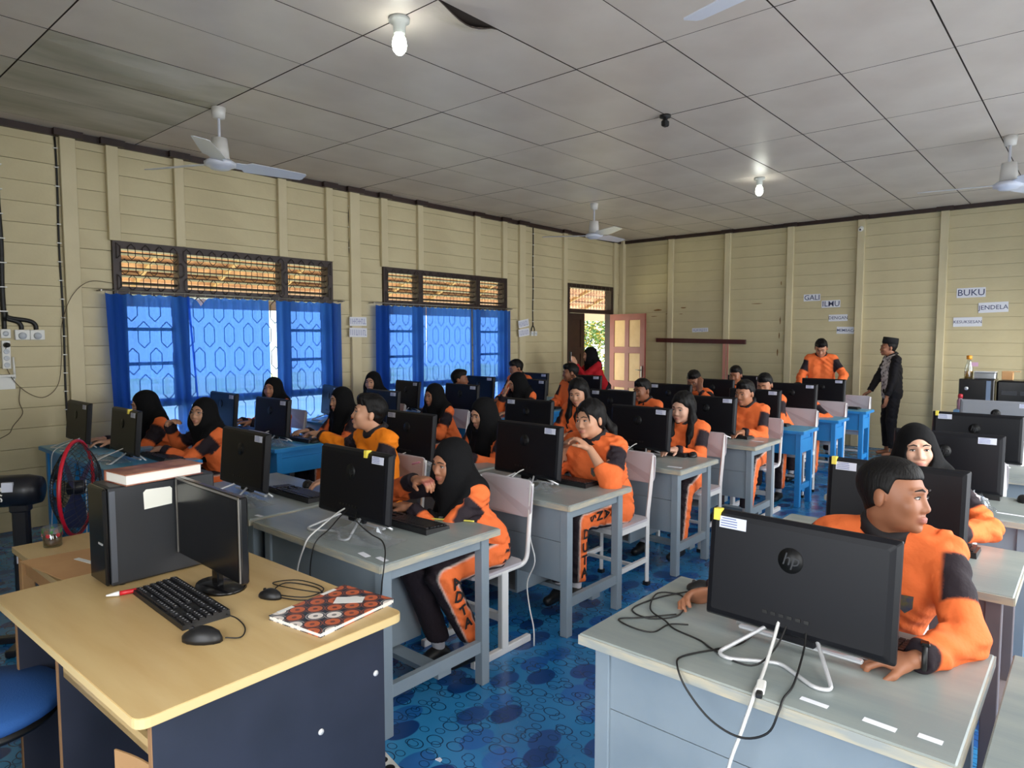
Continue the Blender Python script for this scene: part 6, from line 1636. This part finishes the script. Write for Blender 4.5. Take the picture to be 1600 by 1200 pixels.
for (x, y, lb) in ((-6.12, 1.80, 'white cable dangling from the front blue desk monitor by the wall'), (-5.32, 1.84, 'white cable dangling from the second monitor of the front blue desk')):
    wire('power_cable', lb, [(x, y - 0.02, 0.845), (x - 0.02, y - 0.08, 0.82), (x - 0.04, y - 0.17, 0.78), (x - 0.045, 1.585, 0.73), (x - 0.05, 1.575, 0.6), (x - 0.045, 1.57, 0.35), (x - 0.05, 1.55, 0.012)], 0.004, M_WCAB)
for c, r in (('D', 1), ('D', 2), ('C', 1), ('B', 2), ('B', 1)):
    x, y = MX[c], MY[c][r]
    wire('power_cable', 'short white cable at the monitor back, ' + where(c, r), [(x + 0.0, y - 0.02, 0.845), (x - 0.02, y - 0.06, 0.83), (x - 0.05, y - 0.11, 0.79), (x - 0.06, y - 0.13, 0.757)], 0.004, M_WCAB)
wire('power_cable', 'thin white cable hanging behind the front centre chair', [(-2.33, 2.80, 0.70), (-2.31, 2.80, 0.55), (-2.29, 2.815, 0.42), (-2.33, 2.80, 0.3), (-2.30, 2.78, 0.18), (-2.22, 2.72, 0.10), (-2.2, 2.70, 0.012)], 0.004, M_WCAB)
t = thing('ball_pen', 'pink pen in the raised hand of the front row centre girl', 'pen', (-2.555, 2.2, 1.02), R(160))
MB().lathe([(0.0, -0.06), (0.003, -0.055), (0.005, -0.04), (0.0055, 0.05), (0.003, 0.055)], (0, 0, 0), 10, 0, (1, 0, -0.25)).build('barrel', mat('pink_plastic', (236, 150, 160), 0.3), t)
t = thing('wrist_watch', 'black watch on the wrist of the boy nearest the camera', 'watch', (-0.318, 2.035, 0.80))
MB().tube([(0.0 + 0.004 * math.cos(a), 0.031 * math.cos(a), 0.031 * math.sin(a)) for a in [2 * math.pi * k / 20 for k in range(20)]], 0.007, 6, closed=True).build('band', M_BLACKP, t)
MB().bbox((0, 0, 0.036), (0.022, 0.026, 0.01), 0.003).build('case', M_TWRF, t)
t.rotation_euler = (0, 0, R(15))
# floor odds and ends
t = thing('power_strip', 'white power strip lying on the floor by the front centre desk leg', 'power strip', (-2.02, 1.545, 0), R(-12))
MB().bbox((0, 0, 0.018), (0.30, 0.07, 0.036), 0.004).build('body', M_WHITEP, t)
for k in range(4): MB().lathe([(0.02, 0), (0.02, 0.001), (0, 0.001)], (-0.1 + k * 0.06, 0, 0.0362), 12).build('outlet', M_BLACKP, t)
tag(MB().prism([(0.0, 0.0), (0.025, 0.004), (0.022, 0.016), (0.006, 0.02)], 0, 0.004).build('paper_scrap', M_PAPER, None, (-1.89, 1.71, 0.0005)), 'small white scrap of paper on the blue floor', 'scrap')

# ------------------------------------------------------------------ desk against the far wall with computer odds and ends
M_STEEL = mat('blue_grey_paint', (92, 124, 152), 0.45)
t = make_desk(1.3, 0.7, M_STEEL, M_STEEL, M_STEEL, 'blue grey desk against the far wall at the right', 'blue', 0.76); t.location = (-1.34, 9.75, 0); t['group'] = 'blue student desks'
t = thing('tower_computer', 'black tower computer with blue grey strip on the far wall desk', 'computer', (-1.13, 10.05, 0.76))
MB().bbox((0, 0, 0.19), (0.36, 0.40, 0.37), 0.008).build('case', M_TWRF, t); MB().bx(0.1, 0.145, -0.206, -0.2005, 0.02, 0.36).build('strip', mat('slate_strip', (112, 128, 150), 0.4), t)
MB().lathe([(0.022, 0), (0.02, 0.004), (0, 0.005)], (-0.1, -0.2, 0.26), 14, 0, (0, -1, 0)).build('emblem', M_STAND, t)
for sx in (-0.13, 0.13):
    for sy in (-0.15, 0.15): MB().lathe([(0.012, 0), (0.012, 0.006)], (sx, sy, 0.0), 8).build('foot', M_BLACKP, t)
t = thing('printer', 'wide black printer on the far wall desk at the right edge', 'printer', (-0.68, 10.05, 0.76))
MB().bbox((0, 0, 0.185), (0.5, 0.40, 0.37), 0.02).build('case', M_TWRF, t); MB().bx(-0.2, -0.05, -0.203, -0.2005, 0.2, 0.25).bx(-0.02, 0.13, -0.203, -0.2005, 0.2, 0.25).build('window', mat('grey_panel', (44, 46, 50), 0.3), t)
t = thing('oil_bottle', 'tall clear bottle of yellow liquid with yellow cap on the far tower', 'bottle', (-1.235, 10.03, 1.1355))
MB().lathe([(0.0, 0.0), (0.045, 0.0), (0.047, 0.02), (0.047, 0.12), (0.025, 0.2), (0.022, 0.235), (0.0, 0.236)], (0, 0, 0), 18).build('bottle', M_CUP, t)
MB().lathe([(0.0, 0.004), (0.043, 0.004), (0.045, 0.09), (0.0, 0.09)], (0, 0, 0), 18).build('liquid', mat('yellow_oil', (186, 140, 40), 0.2), t)
MB().lathe([(0.0, 0.235), (0.03, 0.236), (0.03, 0.28), (0.0, 0.285)], (0, 0, 0), 16).build('cap', mat('yellow_cap', (226, 150, 40), 0.4), t)
MB().bx(0.03, 0.1, -0.05, -0.048, 0.15, 0.2).build('label', mat('pink_label', (214, 170, 196), 0.6), t)
t = thing('plastic_box', 'clear plastic box lying on the far tower computer', 'box', (-1.06, 10.02, 1.1355))
MB().bbox((0, 0, 0.04), (0.22, 0.2, 0.08), 0.01).build('box', mixmat('grey_clear_plastic', [(0.5, 'ShaderNodeBsdfTransparent', (200, 206, 216), None), (0.25, 'ShaderNodeBsdfGlossy', (230, 234, 240), 0.15), (0.25, 'ShaderNodeBsdfDiffuse', (120, 124, 132), 0.5)]), t)
MB().bbox((0, 0, 0.0865), (0.225, 0.205, 0.012), 0.004).build('lid', M_STAND, t)
t = thing('carton', 'small brown carton on top of the far printer', 'box', (-0.84, 10.02, 1.1355))
MB().bbox((0, 0, 0.05), (0.11, 0.12, 0.1), 0.003).build('body', M_CARD, t); MB().bx(0.056, 0.12, -0.06, 0.06, 0.096, 0.1).build('flap', M_CARD, t)
o = MB().ball((0, 0, 0.03), (0.05, 0.035, 0.03), 10).ball((0.04, 0.01, 0.045), (0.035, 0.03, 0.03), 10).ball((-0.03, 0.0, 0.018), (0.03, 0.03, 0.018), 10).build('crumpled_cloth', mat('pale_cloth', (206, 184, 162), 0.9), None, (-0.6, 10.0, 1.131)); tag(o, 'pale crumpled cloth on top of the far printer', 'cloth')
t = thing('water_bottle', 'small bottle with red cap standing in front of the far tower', 'bottle', (-1.285, 9.84, 0.76))
MB().lathe([(0.0, 0.0), (0.032, 0.0), (0.034, 0.01), (0.034, 0.11), (0.018, 0.14), (0.0, 0.141)], (0, 0, 0), 16).build('bottle', mat('pinkish_water', (150, 110, 124), 0.15), t)
MB().lathe([(0.0, 0.14), (0.026, 0.141), (0.027, 0.18), (0.015, 0.19), (0.0, 0.19)], (0, 0, 0), 16).build('cap', mat('red_cap', (172, 36, 48), 0.4), t)
